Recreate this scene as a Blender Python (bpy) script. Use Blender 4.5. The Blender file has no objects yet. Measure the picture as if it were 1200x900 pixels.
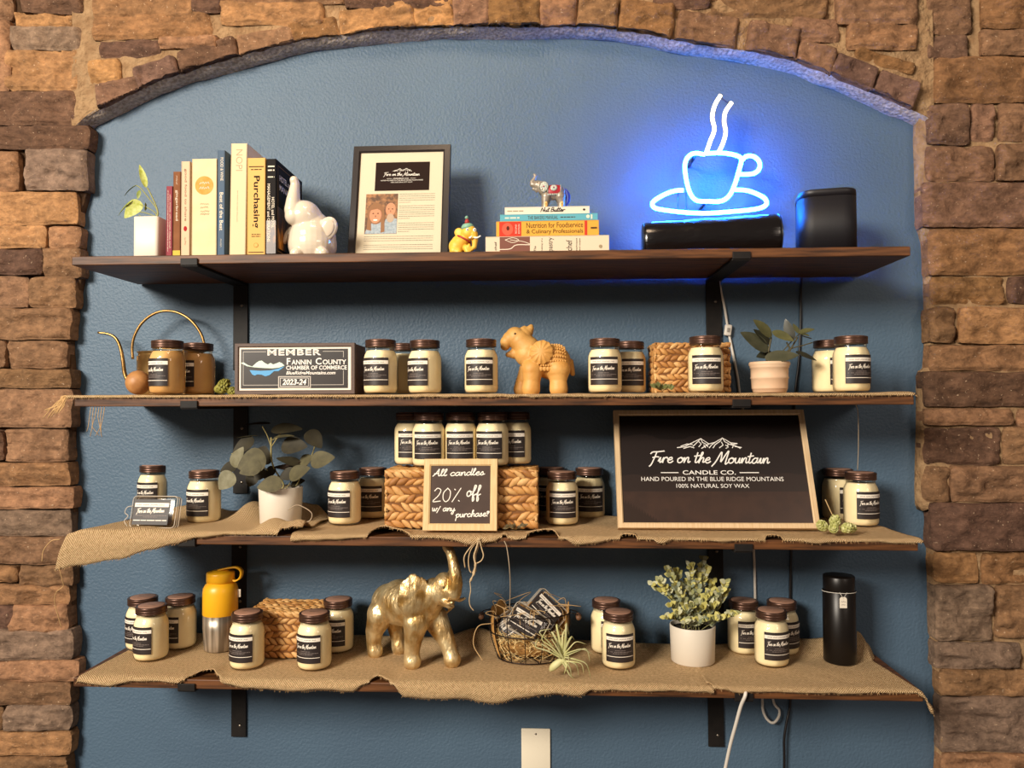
import bpy, bmesh, math, random
import numpy as np
from mathutils import Vector, Matrix, noise, Euler

random.seed(7)
C = bpy.context.scene.collection
SC = bpy.context.scene
PI = math.pi

# ------------------------------------------------------------------ camera
F_PX = 900.0
CAM = Vector((0.0, -2.0384, 0.0))
YAW, PITCH, ROLL = math.radians(2.874), math.radians(1.463), math.radians(-0.268)
_fw = Vector((-math.sin(YAW) * math.cos(PITCH), math.cos(YAW) * math.cos(PITCH), math.sin(PITCH)))
_r0 = Vector((math.cos(YAW), math.sin(YAW), 0))
_u0 = _r0.cross(_fw)
_r = _r0 * math.cos(ROLL) + _u0 * math.sin(ROLL)
_u = -_r0 * math.sin(ROLL) + _u0 * math.cos(ROLL)
cd = bpy.data.cameras.new('camera')
cam = bpy.data.objects.new('camera', cd)
C.objects.link(cam)
cd.sensor_width = 36.0
cd.lens = 36.0 * F_PX / 1200.0
cd.clip_start = 0.05
cam.matrix_world = Matrix(((_r.x, _u.x, -_fw.x, CAM.x), (_r.y, _u.y, -_fw.y, CAM.y), (_r.z, _u.z, -_fw.z, CAM.z), (0, 0, 0, 1)))
SC.camera = cam


def ray(px, py):
    return _fw + _r * ((px - 600) / F_PX) + _u * ((450 - py) / F_PX)


def at(px, py, Y):
    """world point seen at photo pixel (px, py) on the vertical plane y = Y"""
    d = ray(px, py)
    return CAM + d * ((Y - CAM.y) / d.y)


def ppm(Y):
    """photo pixels per metre near plane y = Y"""
    return F_PX / (Y - CAM.y)


# ------------------------------------------------------------------ colour and materials
def lin(h):
    h = h.lstrip('#')
    out = []
    for k in (0, 2, 4):
        c = int(h[k:k + 2], 16) / 255.0
        out.append(c / 12.92 if c <= 0.04045 else ((c + 0.055) / 1.055) ** 2.4)
    return (out[0], out[1], out[2], 1.0)


MATS = {}


def mat(name, col, rough=0.6, metal=0.0, col2=None, nscale=20.0, stretch=(1, 1, 1), bump=0.0, bscale=60.0, bstretch=(1, 1, 1),
        coat=0.0, spec=0.5, trans=0.0, alpha=1.0, lo=0.35, hi=0.65, detail=4.0, sheen=0.0, bdist=0.002, sss=0.0):
    if name in MATS:
        return MATS[name]
    m = bpy.data.materials.new(name)
    m.use_nodes = True
    nt = m.node_tree
    b = nt.nodes['Principled BSDF']
    b.inputs['Base Color'].default_value = lin(col) if isinstance(col, str) else col
    b.inputs['Roughness'].default_value = rough
    b.inputs['Metallic'].default_value = metal
    b.inputs['Coat Weight'].default_value = coat
    b.inputs['Specular IOR Level'].default_value = spec
    b.inputs['Transmission Weight'].default_value = trans
    b.inputs['Alpha'].default_value = alpha
    b.inputs['Sheen Weight'].default_value = sheen
    if sss:
        b.inputs['Subsurface Weight'].default_value = sss
        b.inputs['Subsurface Radius'].default_value = (0.01, 0.006, 0.003)
        b.inputs['Subsurface Scale'].default_value = 1.0
    tc = None
    if col2 or bump:
        tc = nt.nodes.new('ShaderNodeTexCoord')
    if col2:
        mp = nt.nodes.new('ShaderNodeMapping')
        mp.inputs['Scale'].default_value = stretch
        nz = nt.nodes.new('ShaderNodeTexNoise')
        nz.inputs['Scale'].default_value = nscale
        nz.inputs['Detail'].default_value = detail
        rp = nt.nodes.new('ShaderNodeValToRGB')
        rp.color_ramp.elements[0].position = lo
        rp.color_ramp.elements[1].position = hi
        rp.color_ramp.elements[0].color = lin(col) if isinstance(col, str) else col
        rp.color_ramp.elements[1].color = lin(col2)
        nt.links.new(tc.outputs['Object'], mp.inputs['Vector'])
        nt.links.new(mp.outputs['Vector'], nz.inputs['Vector'])
        nt.links.new(nz.outputs['Fac'], rp.inputs['Fac'])
        nt.links.new(rp.outputs['Color'], b.inputs['Base Color'])
    if bump:
        mp = nt.nodes.new('ShaderNodeMapping')
        mp.inputs['Scale'].default_value = bstretch
        nz = nt.nodes.new('ShaderNodeTexNoise')
        nz.inputs['Scale'].default_value = bscale
        nz.inputs['Detail'].default_value = 3.0
        bp = nt.nodes.new('ShaderNodeBump')
        bp.inputs['Strength'].default_value = bump
        bp.inputs['Distance'].default_value = bdist
        nt.links.new(tc.outputs['Object'], mp.inputs['Vector'])
        nt.links.new(mp.outputs['Vector'], nz.inputs['Vector'])
        nt.links.new(nz.outputs['Fac'], bp.inputs['Height'])
        nt.links.new(bp.outputs['Normal'], b.inputs['Normal'])
    MATS[name] = m
    return m


def clear_mat(name, tint='#ffffff', base=0.04, rough=0.03):
    """thin clear glass or plastic sheet: transparent with a glossy coat that grows at grazing angles"""
    if name in MATS:
        return MATS[name]
    m = bpy.data.materials.new(name)
    m.use_nodes = True
    nt = m.node_tree
    nt.nodes.remove(nt.nodes['Principled BSDF'])
    out = nt.nodes['Material Output']
    tr = nt.nodes.new('ShaderNodeBsdfTransparent')
    tr.inputs['Color'].default_value = lin(tint)
    gl = nt.nodes.new('ShaderNodeBsdfGlossy')
    gl.inputs['Roughness'].default_value = rough
    lw = nt.nodes.new('ShaderNodeLayerWeight')
    lw.inputs['Blend'].default_value = 0.25
    ma = nt.nodes.new('ShaderNodeMath')
    ma.operation = 'MULTIPLY_ADD'
    ma.inputs[1].default_value = 0.55
    ma.inputs[2].default_value = base
    mx = nt.nodes.new('ShaderNodeMixShader')
    nt.links.new(lw.outputs['Fresnel'], ma.inputs[0])
    nt.links.new(ma.outputs[0], mx.inputs[0])
    nt.links.new(tr.outputs[0], mx.inputs[1])
    nt.links.new(gl.outputs[0], mx.inputs[2])
    nt.links.new(mx.outputs[0], out.inputs['Surface'])
    MATS[name] = m
    return m


def emit_mat(name, col, strength):
    if name in MATS:
        return MATS[name]
    m = bpy.data.materials.new(name)
    m.use_nodes = True
    b = m.node_tree.nodes['Principled BSDF']
    b.inputs['Base Color'].default_value = (0.8, 0.8, 0.8, 1)
    b.inputs['Emission Color'].default_value = col
    b.inputs['Emission Strength'].default_value = strength
    MATS[name] = m
    return m


# ------------------------------------------------------------------ mesh builder
class MB:
    def __init__(s):
        s.V, s.F, s.M, s.S = [], [], [], []

    def add(s, vf, m=0, smooth=True, T=None):
        V, F = vf
        o = len(s.V)
        if T is not None:
            s.V.extend([tuple(T @ Vector(v)) for v in V])
        else:
            s.V.extend([tuple(v) for v in V])
        for f in F:
            s.F.append(tuple(i + o for i in f))
            s.M.append(m)
            s.S.append(smooth)
        return s

    def build(s, name, mats, parent=None, loc=None, rot=None):
        me = bpy.data.meshes.new(name)
        me.from_pydata(s.V, [], s.F)
        if not isinstance(mats, (list, tuple)):
            mats = [mats]
        for m in mats:
            me.materials.append(m)
        me.polygons.foreach_set('material_index', s.M)
        me.polygons.foreach_set('use_smooth', s.S)
        me.update()
        o = bpy.data.objects.new(name, me)
        C.objects.link(o)
        if parent is not None:
            o.parent = parent
        if loc is not None:
            o.location = loc
        if rot is not None:
            o.rotation_euler = rot
        return o


def tag(o, label=None, cat=None, group=None, kind=None):
    if label:
        o['label'] = label
    if cat:
        o['category'] = cat
    if group:
        o['group'] = group
    if kind:
        o['kind'] = kind
    return o


def thing(name, label, cat, loc=(0, 0, 0), rot=(0, 0, 0), group=None):
    o = bpy.data.objects.new(name, None)
    o.empty_display_size = 0.02
    C.objects.link(o)
    o.location = loc
    o.rotation_euler = rot
    return tag(o, label, cat, group)


KIDS = {}


def copy_thing(src, loc, rot, label):
    kids = {}
    for o in C.objects:
        if o.parent is not None:
            kids.setdefault(o.parent.name, []).append(o)

    def rec(o, parent):
        c = o.copy()
        C.objects.link(c)
        if parent is not None:
            c.parent = parent
            c.matrix_parent_inverse = o.matrix_parent_inverse.copy()
        for ch in kids.get(o.name, []):
            rec(ch, c)
        return c
    r = rec(src, None)
    r.location = loc
    r.rotation_euler = rot
    r['label'] = label
    return r


def box(sx, sy, sz, bev=0.0, seg=2, c=(0, 0, 0)):
    bm = bmesh.new()
    bmesh.ops.create_cube(bm, size=1.0)
    for v in bm.verts:
        v.co = Vector((v.co.x * sx, v.co.y * sy, v.co.z * sz))
    if bev > 0:
        bmesh.ops.bevel(bm, geom=list(bm.edges), offset=bev, segments=seg, affect='EDGES', profile=0.5)
    for v in bm.verts:
        v.co += Vector(c)
    bm.verts.index_update()
    r = ([tuple(v.co) for v in bm.verts], [tuple(v.index for v in f.verts) for f in bm.faces])
    bm.free()
    return r


def lathe(prof, seg=32, sx=1.0, sy=1.0, start=0.0, sweep=2 * PI):
    full = abs(sweep - 2 * PI) < 1e-6
    n = seg if full else seg + 1
    V, F = [], []
    for r, z in prof:
        for k in range(n):
            a = start + sweep * k / seg
            V.append((r * math.cos(a) * sx, r * math.sin(a) * sy, z))
    for i in range(len(prof) - 1):
        for k in range(seg):
            k2 = (k + 1) % n
            F.append((i * n + k, i * n + k2, (i + 1) * n + k2, (i + 1) * n + k))
    if full:
        if prof[0][0] > 1e-6:
            F.append(tuple(reversed(range(n))))
        if prof[-1][0] > 1e-6:
            F.append(tuple((len(prof) - 1) * n + k for k in range(n)))
    return V, F


def catmull(P, n=6, closed=False):
    P = [Vector(p) for p in P]
    L = len(P)
    out = []
    rng = range(L) if closed else range(L - 1)
    for i in rng:
        if closed:
            a, b, c, d = P[(i - 1) % L], P[i], P[(i + 1) % L], P[(i + 2) % L]
        else:
            b, c = P[i], P[i + 1]
            a = P[i - 1] if i > 0 else b + (b - c)
            d = P[i + 2] if i + 2 < L else c + (c - b)
        for k in range(n):
            t = k / n
            out.append(0.5 * ((2 * b) + (c - a) * t + (2 * a - 5 * b + 4 * c - d) * t * t + (3 * b - a - 3 * c + d) * t ** 3))
    if not closed:
        out.append(P[-1])
    return out


def tube(P, r, seg=8, closed=False, cap=True, flat=1.0):
    P = [Vector(p) for p in P]
    n = len(P)
    R = r if isinstance(r, (list, tuple)) else [r] * n
    V, F = [], []
    up = None
    for i in range(n):
        if closed:
            t = P[(i + 1) % n] - P[i - 1]
        else:
            t = P[min(i + 1, n - 1)] - P[max(i - 1, 0)]
        if t.length < 1e-9:
            t = Vector((0, 0, 1))
        t.normalize()
        if up is None:
            up = Vector((0, 0, 1)) if abs(t.z) < 0.9 else Vector((0, 1, 0))
        up = (up - t * up.dot(t))
        if up.length < 1e-6:
            up = t.orthogonal()
        up.normalize()
        s = t.cross(up)
        for k in range(seg):
            a = 2 * PI * k / seg
            V.append(tuple(P[i] + (up * math.cos(a) * flat + s * math.sin(a)) * R[i]))
    m = n if closed else n - 1
    for i in range(m):
        j = (i + 1) % n
        for k in range(seg):
            k2 = (k + 1) % seg
            F.append((i * seg + k, i * seg + k2, j * seg + k2, j * seg + k))
    if cap and not closed:
        F.append(tuple(reversed(range(seg))))
        F.append(tuple((n - 1) * seg + k for k in range(seg)))
    return V, F


def ellipsoid(c, r, seg=16, rings=10, rot=None):
    V, F = [], []
    c = Vector(c)
    R = Euler(rot).to_matrix() if rot else None
    for i in range(rings + 1):
        th = PI * i / rings
        for k in range(seg):
            a = 2 * PI * k / seg
            v = Vector((r[0] * math.sin(th) * math.cos(a), r[1] * math.sin(th) * math.sin(a), r[2] * math.cos(th)))
            if R:
                v = R @ v
            V.append(tuple(c + v))
    for i in range(rings):
        for k in range(seg):
            k2 = (k + 1) % seg
            F.append((i * seg + k, (i + 1) * seg + k, (i + 1) * seg + k2, i * seg + k2))
    return V, F


def grid(fn, nu, nv):
    V = [tuple(fn(i / nu, j / nv)) for j in range(nv + 1) for i in range(nu + 1)]
    F = [(j * (nu + 1) + i, j * (nu + 1) + i + 1, (j + 1) * (nu + 1) + i + 1, (j + 1) * (nu + 1) + i) for j in range(nv) for i in range(nu)]
    return V, F


def ribbon(P, w):
    """flat 2-D stroke in the xz plane facing -y; P list of (x, z)"""
    P = [Vector((p[0], p[1])) for p in P]
    V, F = [], []
    n = len(P)
    for i in range(n):
        t = P[min(i + 1, n - 1)] - P[max(i - 1, 0)]
        if t.length < 1e-9:
            t = Vector((1, 0))
        t.normalize()
        ex = t * (-w * 0.4 if i == 0 else (w * 0.4 if i == n - 1 else 0))
        nn = Vector((-t.y, t.x)) * w * 0.5
        a, b = P[i] + nn + ex, P[i] - nn + ex
        V += [(a.x, -6e-6 * i, a.y), (b.x, -6e-6 * i, b.y)]
    for i in range(n - 1):
        F.append((2 * i, 2 * i + 1, 2 * i + 3, 2 * i + 2))
    return V, F


def rect(x0, x1, z0, z1, y=0.0):
    return [(x0, y, z0), (x1, y, z0), (x1, y, z1), (x0, y, z1)], [(0, 1, 2, 3)]


def poly(pts, y=0.0):
    """filled outline in the xz plane, pts (x, z)"""
    return [(p[0], y, p[1]) for p in pts], [tuple(range(len(pts)))]


def ring_rect(x0, x1, z0, z1, w, y=0.0):
    V = [(x0, y, z0), (x1, y, z0), (x1, y, z1), (x0, y, z1), (x0 + w, y, z0 + w), (x1 - w, y, z0 + w), (x1 - w, y, z1 - w), (x0 + w, y, z1 - w)]
    return V, [(0, 1, 5, 4), (1, 2, 6, 5), (2, 3, 7, 6), (3, 0, 4, 7)]


def disc(cx, cz, rx, rz, y=0.0, n=24):
    return [(cx + rx * math.cos(2 * PI * k / n), y, cz + rz * math.sin(2 * PI * k / n)) for k in range(n)], [tuple(range(n))]


def bend(vf, R, z=0.0):
    """wrap a flat xz decal round a vertical cylinder of radius R (front is -y)"""
    V, F = vf
    return [(R * math.sin(x / R), -R * math.cos(x / R) + y, zz + z) for x, y, zz in V], F


def shift(vf, dx=0, dy=0, dz=0, s=1.0, sz=None):
    V, F = vf
    sz = s if sz is None else sz
    return [(x * s + dx, y * s + dy, z * sz + dz) for x, y, z in V], F


# ------------------------------------------------------------------ lettering
_TC = {}


def text(body, width=None, height=None, offset=0.0, shear=0.0, spacing=1.0):
    """block letters as flat faces in the xz plane, left-bottom of the ink at the origin; scaled to width x height"""
    key = (body, offset, shear, spacing)
    if key not in _TC:
        cu = bpy.data.curves.new('lettering', 'FONT')
        cu.body = body
        cu.offset = offset
        cu.shear = shear
        cu.space_character = spacing
        cu.resolution_u = 3
        ob = bpy.data.objects.new('lettering', cu)
        C.objects.link(ob)
        dg = bpy.context.evaluated_depsgraph_get()
        me = ob.evaluated_get(dg).to_mesh()
        V = [(v.co.x, 0.0, v.co.y) for v in me.vertices]
        F = [tuple(p.vertices) for p in me.polygons]
        ob.evaluated_get(dg).to_mesh_clear()
        bpy.data.objects.remove(ob)
        bpy.data.curves.remove(cu)
        x0 = min(v[0] for v in V); z0 = min(v[2] for v in V)
        x1 = max(v[0] for v in V); z1 = max(v[2] for v in V)
        _TC[key] = ([(v[0] - x0, 0, v[2] - z0) for v in V], F, x1 - x0, z1 - z0)
    V, F, w, h = _TC[key]
    if width is None:
        width = height * w / h
    if height is None:
        height = width * h / w
    return [(v[0] * width / w, 0, v[2] * height / h) for v in V], F


def ctext(body, cx, cz, width, height=None, **k):
    V, F = text(body, width, height, **k)
    h = max(v[2] for v in V)
    return [(v[0] + cx - width / 2, v[1], v[2] + cz - h / 2) for v in V], F


G = {
    'a': (1.15, [[(.85, .85), (.5, 1), (.12, .6), (.18, .1), (.5, .02), (.8, .45), (.88, 1.0)], [(.88, 1.0), (.84, .2), (1.15, .12)]]),
    'c': (1.0, [[(.9, .8), (.5, 1), (.1, .5), (.3, .05), (.7, .05), (1.0, .3)]]),
    'd': (1.2, [[(.9, .8), (.5, 1), (.1, .6), (.2, .1), (.6, .1), (.95, .8), (1.05, 2.0)], [(1.05, 2.0), (.95, .2), (1.2, .15)]]),
    'e': (.95, [[(.1, .45), (.7, .65), (.65, 1), (.3, .9), (.1, .4), (.35, .02), (.7, .05), (.95, .3)]]),
    'f': (.95, [[(.1, .3), (.6, 1.2), (.8, 1.9), (.5, 2.0), (.4, 1.2), (.35, -.3), (.5, -.9), (.7, -.5), (.5, .1), (.95, .4)]]),
    'h': (1.1, [[(0, .2), (.5, 1.6), (.5, 2), (.3, 1.8), (.2, 0)], [(.2, .1), (.4, .8), (.75, 1), (.85, .7), (.8, .15), (1.1, .2)]]),
    'i': (.6, [[(0, .3), (.25, 1), (.25, .2), (.4, .05), (.65, .3)]]),
    'l': (.65, [[(0, .2), (.5, 1.6), (.45, 2.05), (.2, 1.7), (.2, .3), (.4, .05), (.7, .3)]]),
    'n': (1.1, [[(0, .5), (.15, 1), (.2, .05)], [(.2, .1), (.45, .9), (.75, 1), (.8, .7), (.8, .2), (.95, .05), (1.15, .25)]]),
    'o': (1.0, [[(.5, 1), (.1, .7), (.15, .15), (.5, 0), (.85, .3), (.8, .85), (.5, 1), (.7, .8), (1.05, .85)]]),
    'p': (1.0, [[(0, .5), (.2, 1), (.2, 0), (.1, -1.0)], [(.2, .6), (.5, 1), (.85, .8), (.8, .25), (.45, 0), (.2, .2)]]),
    'r': (.85, [[(.05, .4), (.18, 1.0), (.18, .02)], [(.18, .5), (.4, .92), (.72, 1.0), (.8, .8)]]),
    's': (.85, [[(0, .2), (.4, 1.05), (.55, .6), (.6, .2), (.3, 0), (.1, .15)], [(.4, .05), (.9, .3)]]),
    't': (.65, [[(.3, 1.9), (.2, .3), (.4, .05), (.7, .3)], [(-.1, 1.25), (.75, 1.4)]]),
    'u': (1.1, [[(0, .5), (.15, 1), (.15, .3), (.35, .02), (.65, .25), (.8, 1), (.8, .2), (.95, .05), (1.15, .3)]]),
    'w': (1.35, [[(0, 1), (.15, .1), (.45, .1), (.6, .9), (.65, .15), (.95, .1), (1.15, .95), (1.35, .8)]]),
    'y': (1.1, [[(0, .9), (.15, .3), (.4, .1), (.7, .4), (.8, 1), (.75, -.3), (.5, -1), (.2, -.7), (.6, 0), (1.1, .3)]]),
    'F': (1.35, [[(-.2, 1.7), (.1, 2.0), (.9, 2.05), (1.9, 2.2)], [(.75, 2.05), (.6, 1.0), (.35, -.3), (.1, -.7)], [(.3, .95), (.8, 1.1), (1.25, 1.05)]]),
    'M': (2.2, [[(-.3, -.6), (.2, .3), (.8, 2.1), (.95, 1.2), (1.0, .2), (1.6, 1.7), (1.95, 2.3), (1.85, 1.0), (1.8, -.2), (2.2, .1)]]),
    'A': (1.4, [[(0, 0), (.5, .8), (.9, 1.9), (1.0, 2.0), (1.0, .8), (1.15, .05), (1.4, .2)], [(.2, .7), (1.1, .8)]]),
    'N': (1.4, [[(0, 0), (.2, 1.9), (1.0, .1), (1.2, 2.1)]]),
    'B': (1.2, [[(.1, 0), (.2, 2), (.8, 1.9), (.8, 1.2), (.25, 1.05), (.95, .9), (.95, .2), (.1, 0)]]),
    '2': (1.05, [[(.1, 1.6), (.4, 2.0), (.8, 1.7), (.6, .9), (.05, .02), (.9, .1)]]),
    '0': (1.1, [[(.5, 2), (.1, 1.3), (.15, .4), (.5, 0), (.85, .5), (.85, 1.5), (.5, 2)]]),
    '%': (1.1, [[(.9, 2), (.1, 0)], [(.2, 1.85), (.3, 1.75)], [(.8, .2), (.9, .1)]]),
    '/': (.8, [[(.7, 1.5), (0, -.5)]]),
    '!': (.6, [[(.2, .1), (.28, .02)], [(.3, .6), (.1, 1.3), (.25, 1.5), (.35, 1.25), (.5, 1.5), (.6, 1.2), (.3, .6)]]),
    ' ': (.7, []),
}


def script(body, x0, z0, width, xh, w, slant=0.25, squeeze=None, lift=0.0):
    """joined-up handwriting as flat ribbons; x-height xh, scaled to width, baseline at z0"""
    adv = 0.0
    st = []
    for ch in body:
        a, ss = G[ch]
        for s in ss:
            st.append([(x + adv, z) for x, z in s])
        adv += a
    sx = width / adv
    mb = MB()
    for s in st:
        P = [(x0 + x * sx + z * xh * slant, 0, z0 + z * xh + lift * (x / adv)) for x, z in s]
        Q = catmull(P, 4) if len(P) > 2 else [Vector(p) for p in P]
        rb = ribbon([(q.x, q.z) for q in Q], w)
        kk = 5e-6 * (len(mb.V) % 23)
        mb.add(([(v[0], v[1] - kk, v[2]) for v in rb[0]], rb[1]))
    return mb.V, mb.F


def squiggle(x0, x1, z, h, w, seed=0):
    """an unreadable hand-written line"""
    rnd = random.Random(seed)
    mb = MB()
    x = x0
    while x < x1 - h:
        L = min(rnd.uniform(3, 6) * h, x1 - x)
        n = max(3, int(L / (h * 0.45)))
        P = [(x + L * i / n, 0, z + (h * 0.5 * (1 if i % 2 else -1)) * rnd.uniform(.4, 1.1)) for i in range(n + 1)]
        mb.add(ribbon([(q.x, q.z) for q in catmull(P, 2)], w))
        x += L + h * 0.9
    return mb.V, mb.F


def dashes(x0, x1, z, h, seed=0, lo=2, hi=7):
    """a line of print too small to read: word-length bars"""
    rnd = random.Random(seed)
    mb = MB()
    x = x0
    while x < x1:
        L = min(rnd.uniform(lo, hi) * h, x1 - x)
        mb.add(rect(x, x + L, z - h / 2, z + h / 2))
        x += L + h * 0.8
    return mb.V, mb.F


def organic(chains, discs=(), voxel=0.002, smooth=4, extra=()):
    """one continuous body grown from joined round chains; returns verts, faces"""
    mb = MB()
    for ch in chains:
        ch = [(Vector(c[:3]), c[3]) for c in ch]
        for p, r in ch:
            mb.add(ellipsoid(p, (r, r, r), 28, 18))
        for (p, r), (q, s) in zip(ch, ch[1:]):
            n = 5
            mb.add(tube([p.lerp(q, k / n) for k in range(n + 1)], [r + (s - r) * k / n for k in range(n + 1)], 28))
    for c, r, rot in discs:
        mb.add(ellipsoid(c, r, 18, 12, rot))
    for vf in extra:
        mb.add(vf)
    me = bpy.data.meshes.new('tmp')
    me.from_pydata(mb.V, [], mb.F)
    ob = bpy.data.objects.new('tmp', me)
    C.objects.link(ob)
    rm = ob.modifiers.new('r', 'REMESH')
    rm.mode = 'VOXEL'
    rm.voxel_size = voxel
    sm = ob.modifiers.new('s', 'SMOOTH')
    sm.factor = 0.5
    sm.iterations = smooth
    dg = bpy.context.evaluated_depsgraph_get()
    ev = ob.evaluated_get(dg)
    m2 = ev.to_mesh()
    V = [tuple(v.co) for v in m2.vertices]
    F = [tuple(p.vertices) for p in m2.polygons]
    ev.to_mesh_clear()
    bpy.data.objects.remove(ob)
    bpy.data.meshes.remove(me)
    return V, F
# ------------------------------------------------------------------ the setting: blue niche wall and stone surround
STONE_D = 0.055


def wall_blue():
    m = bpy.data.materials.new('blue_plaster')
    m.use_nodes = True
    nt = m.node_tree
    b = nt.nodes['Principled BSDF']
    b.inputs['Roughness'].default_value = 0.52
    b.inputs['Specular IOR Level'].default_value = 0.40
    tc = nt.nodes.new('ShaderNodeTexCoord')
    n1 = nt.nodes.new('ShaderNodeTexNoise'); n1.inputs['Scale'].default_value = 140; n1.inputs['Detail'].default_value = 2.5
    n2 = nt.nodes.new('ShaderNodeTexNoise'); n2.inputs['Scale'].default_value = 9; n2.inputs['Detail'].default_value = 4
    n3 = nt.nodes.new('ShaderNodeTexNoise'); n3.inputs['Scale'].default_value = 2.5; n3.inputs['Detail'].default_value = 3
    for n in (n1, n2, n3):
        nt.links.new(tc.outputs['Object'], n.inputs['Vector'])
    rp = nt.nodes.new('ShaderNodeValToRGB')
    rp.color_ramp.elements[0].position = 0.3
    rp.color_ramp.elements[1].position = 0.7
    rp.color_ramp.elements[0].color = lin('#4b6074')
    rp.color_ramp.elements[1].color = lin('#51687c')
    nt.links.new(n3.outputs['Fac'], rp.inputs['Fac'])
    nt.links.new(rp.outputs['Color'], b.inputs['Base Color'])
    b1 = nt.nodes.new('ShaderNodeBump'); b1.inputs['Strength'].default_value = 0.7; b1.inputs['Distance'].default_value = 0.0028
    b2 = nt.nodes.new('ShaderNodeBump'); b2.inputs['Strength'].default_value = 0.3; b2.inputs['Distance'].default_value = 0.005
    nt.links.new(n1.outputs['Fac'], b1.inputs['Height'])
    nt.links.new(n2.outputs['Fac'], b2.inputs['Height'])
    nt.links.new(b2.outputs['Normal'], b1.inputs['Normal'])
    nt.links.new(b1.outputs['Normal'], b.inputs['Normal'])
    return m


MB().add(rect(-2.4, 2.4, -1.75, 1.7)).build('wall_back', wall_blue()).__setitem__('kind', 'structure')


def stone_mat():
    m = bpy.data.materials.new('ledge_stone')
    m.use_nodes = True
    nt = m.node_tree
    b = nt.nodes['Principled BSDF']
    b.inputs['Roughness'].default_value = 0.85
    b.inputs['Specular IOR Level'].default_value = 0.25
    at_ = nt.nodes.new('ShaderNodeAttribute'); at_.attribute_name = 'tint'
    tc = nt.nodes.new('ShaderNodeTexCoord')
    n1 = nt.nodes.new('ShaderNodeTexNoise'); n1.inputs['Scale'].default_value = 42; n1.inputs['Detail'].default_value = 9; n1.inputs['Roughness'].default_value = 0.65
    n2 = nt.nodes.new('ShaderNodeTexNoise'); n2.inputs['Scale'].default_value = 160; n2.inputs['Detail'].default_value = 4
    mp = nt.nodes.new('ShaderNodeMapping'); mp.inputs['Scale'].default_value = (1, 1, 1.5)
    nt.links.new(tc.outputs['Object'], mp.inputs['Vector'])
    nt.links.new(mp.outputs['Vector'], n1.inputs['Vector'])
    nt.links.new(tc.outputs['Object'], n2.inputs['Vector'])
    r1 = nt.nodes.new('ShaderNodeValToRGB')
    r1.color_ramp.elements[0].position = 0.30; r1.color_ramp.elements[0].color = (0.42, 0.38, 0.36, 1)
    r1.color_ramp.elements[1].position = 0.72; r1.color_ramp.elements[1].color = (1.5, 1.42, 1.3, 1)
    nt.links.new(n1.outputs['Fac'], r1.inputs['Fac'])
    mx = nt.nodes.new('ShaderNodeMix'); mx.data_type = 'RGBA'; mx.blend_type = 'MULTIPLY'; mx.inputs[0].default_value = 0.85
    nt.links.new(at_.outputs['Color'], mx.inputs[6]); nt.links.new(r1.outputs['Color'], mx.inputs[7])
    r2 = nt.nodes.new('ShaderNodeValToRGB')
    r2.color_ramp.elements[0].position = 0.66; r2.color_ramp.elements[0].color = (0, 0, 0, 1)
    r2.color_ramp.elements[1].position = 0.76; r2.color_ramp.elements[1].color = (1, 1, 1, 1)
    nt.links.new(n2.outputs['Fac'], r2.inputs['Fac'])
    m2 = nt.nodes.new('ShaderNodeMix'); m2.data_type = 'RGBA'; m2.inputs[7].default_value = lin('#c9ab8c')
    nt.links.new(r2.outputs['Color'], m2.inputs[0]); nt.links.new(mx.outputs[2], m2.inputs[6])
    nt.links.new(m2.outputs[2], b.inputs['Base Color'])
    b1 = nt.nodes.new('ShaderNodeBump'); b1.inputs['Strength'].default_value = 1.0; b1.inputs['Distance'].default_value = 0.008
    b2 = nt.nodes.new('ShaderNodeBump'); b2.inputs['Strength'].default_value = 0.5; b2.inputs['Distance'].default_value = 0.002
    nt.links.new(n1.outputs['Fac'], b1.inputs['Height']); nt.links.new(n2.outputs['Fac'], b2.inputs['Height'])
    nt.links.new(b1.outputs['Normal'], b2.inputs['Normal']); nt.links.new(b2.outputs['Normal'], b.inputs['Normal'])
    return m


STONE = stone_mat()
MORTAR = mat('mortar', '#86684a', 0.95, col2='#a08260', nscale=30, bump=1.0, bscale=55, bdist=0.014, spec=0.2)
DARKJ = mat('dark_joint_stone', '#4a3626', 0.95, col2='#5e4632', nscale=30, bump=0.9, bscale=60, bdist=0.006, spec=0.2)  # dark brown backing in the dry-stacked joints
PLASTER = mat('rough_return_plaster', '#a08f80', 0.9, col2='#d3c3b2', nscale=120, bump=1.0, bscale=110, bdist=0.006, spec=0.3)

TONES = {'t': '#967153', 'l': '#a87f57', 'm': '#85664c', 'd': '#674d3f', 'g': '#826d5c', 'p': '#705649', 'k': '#866650', 'o': '#8b6746', 'y': '#83623f'}


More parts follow.
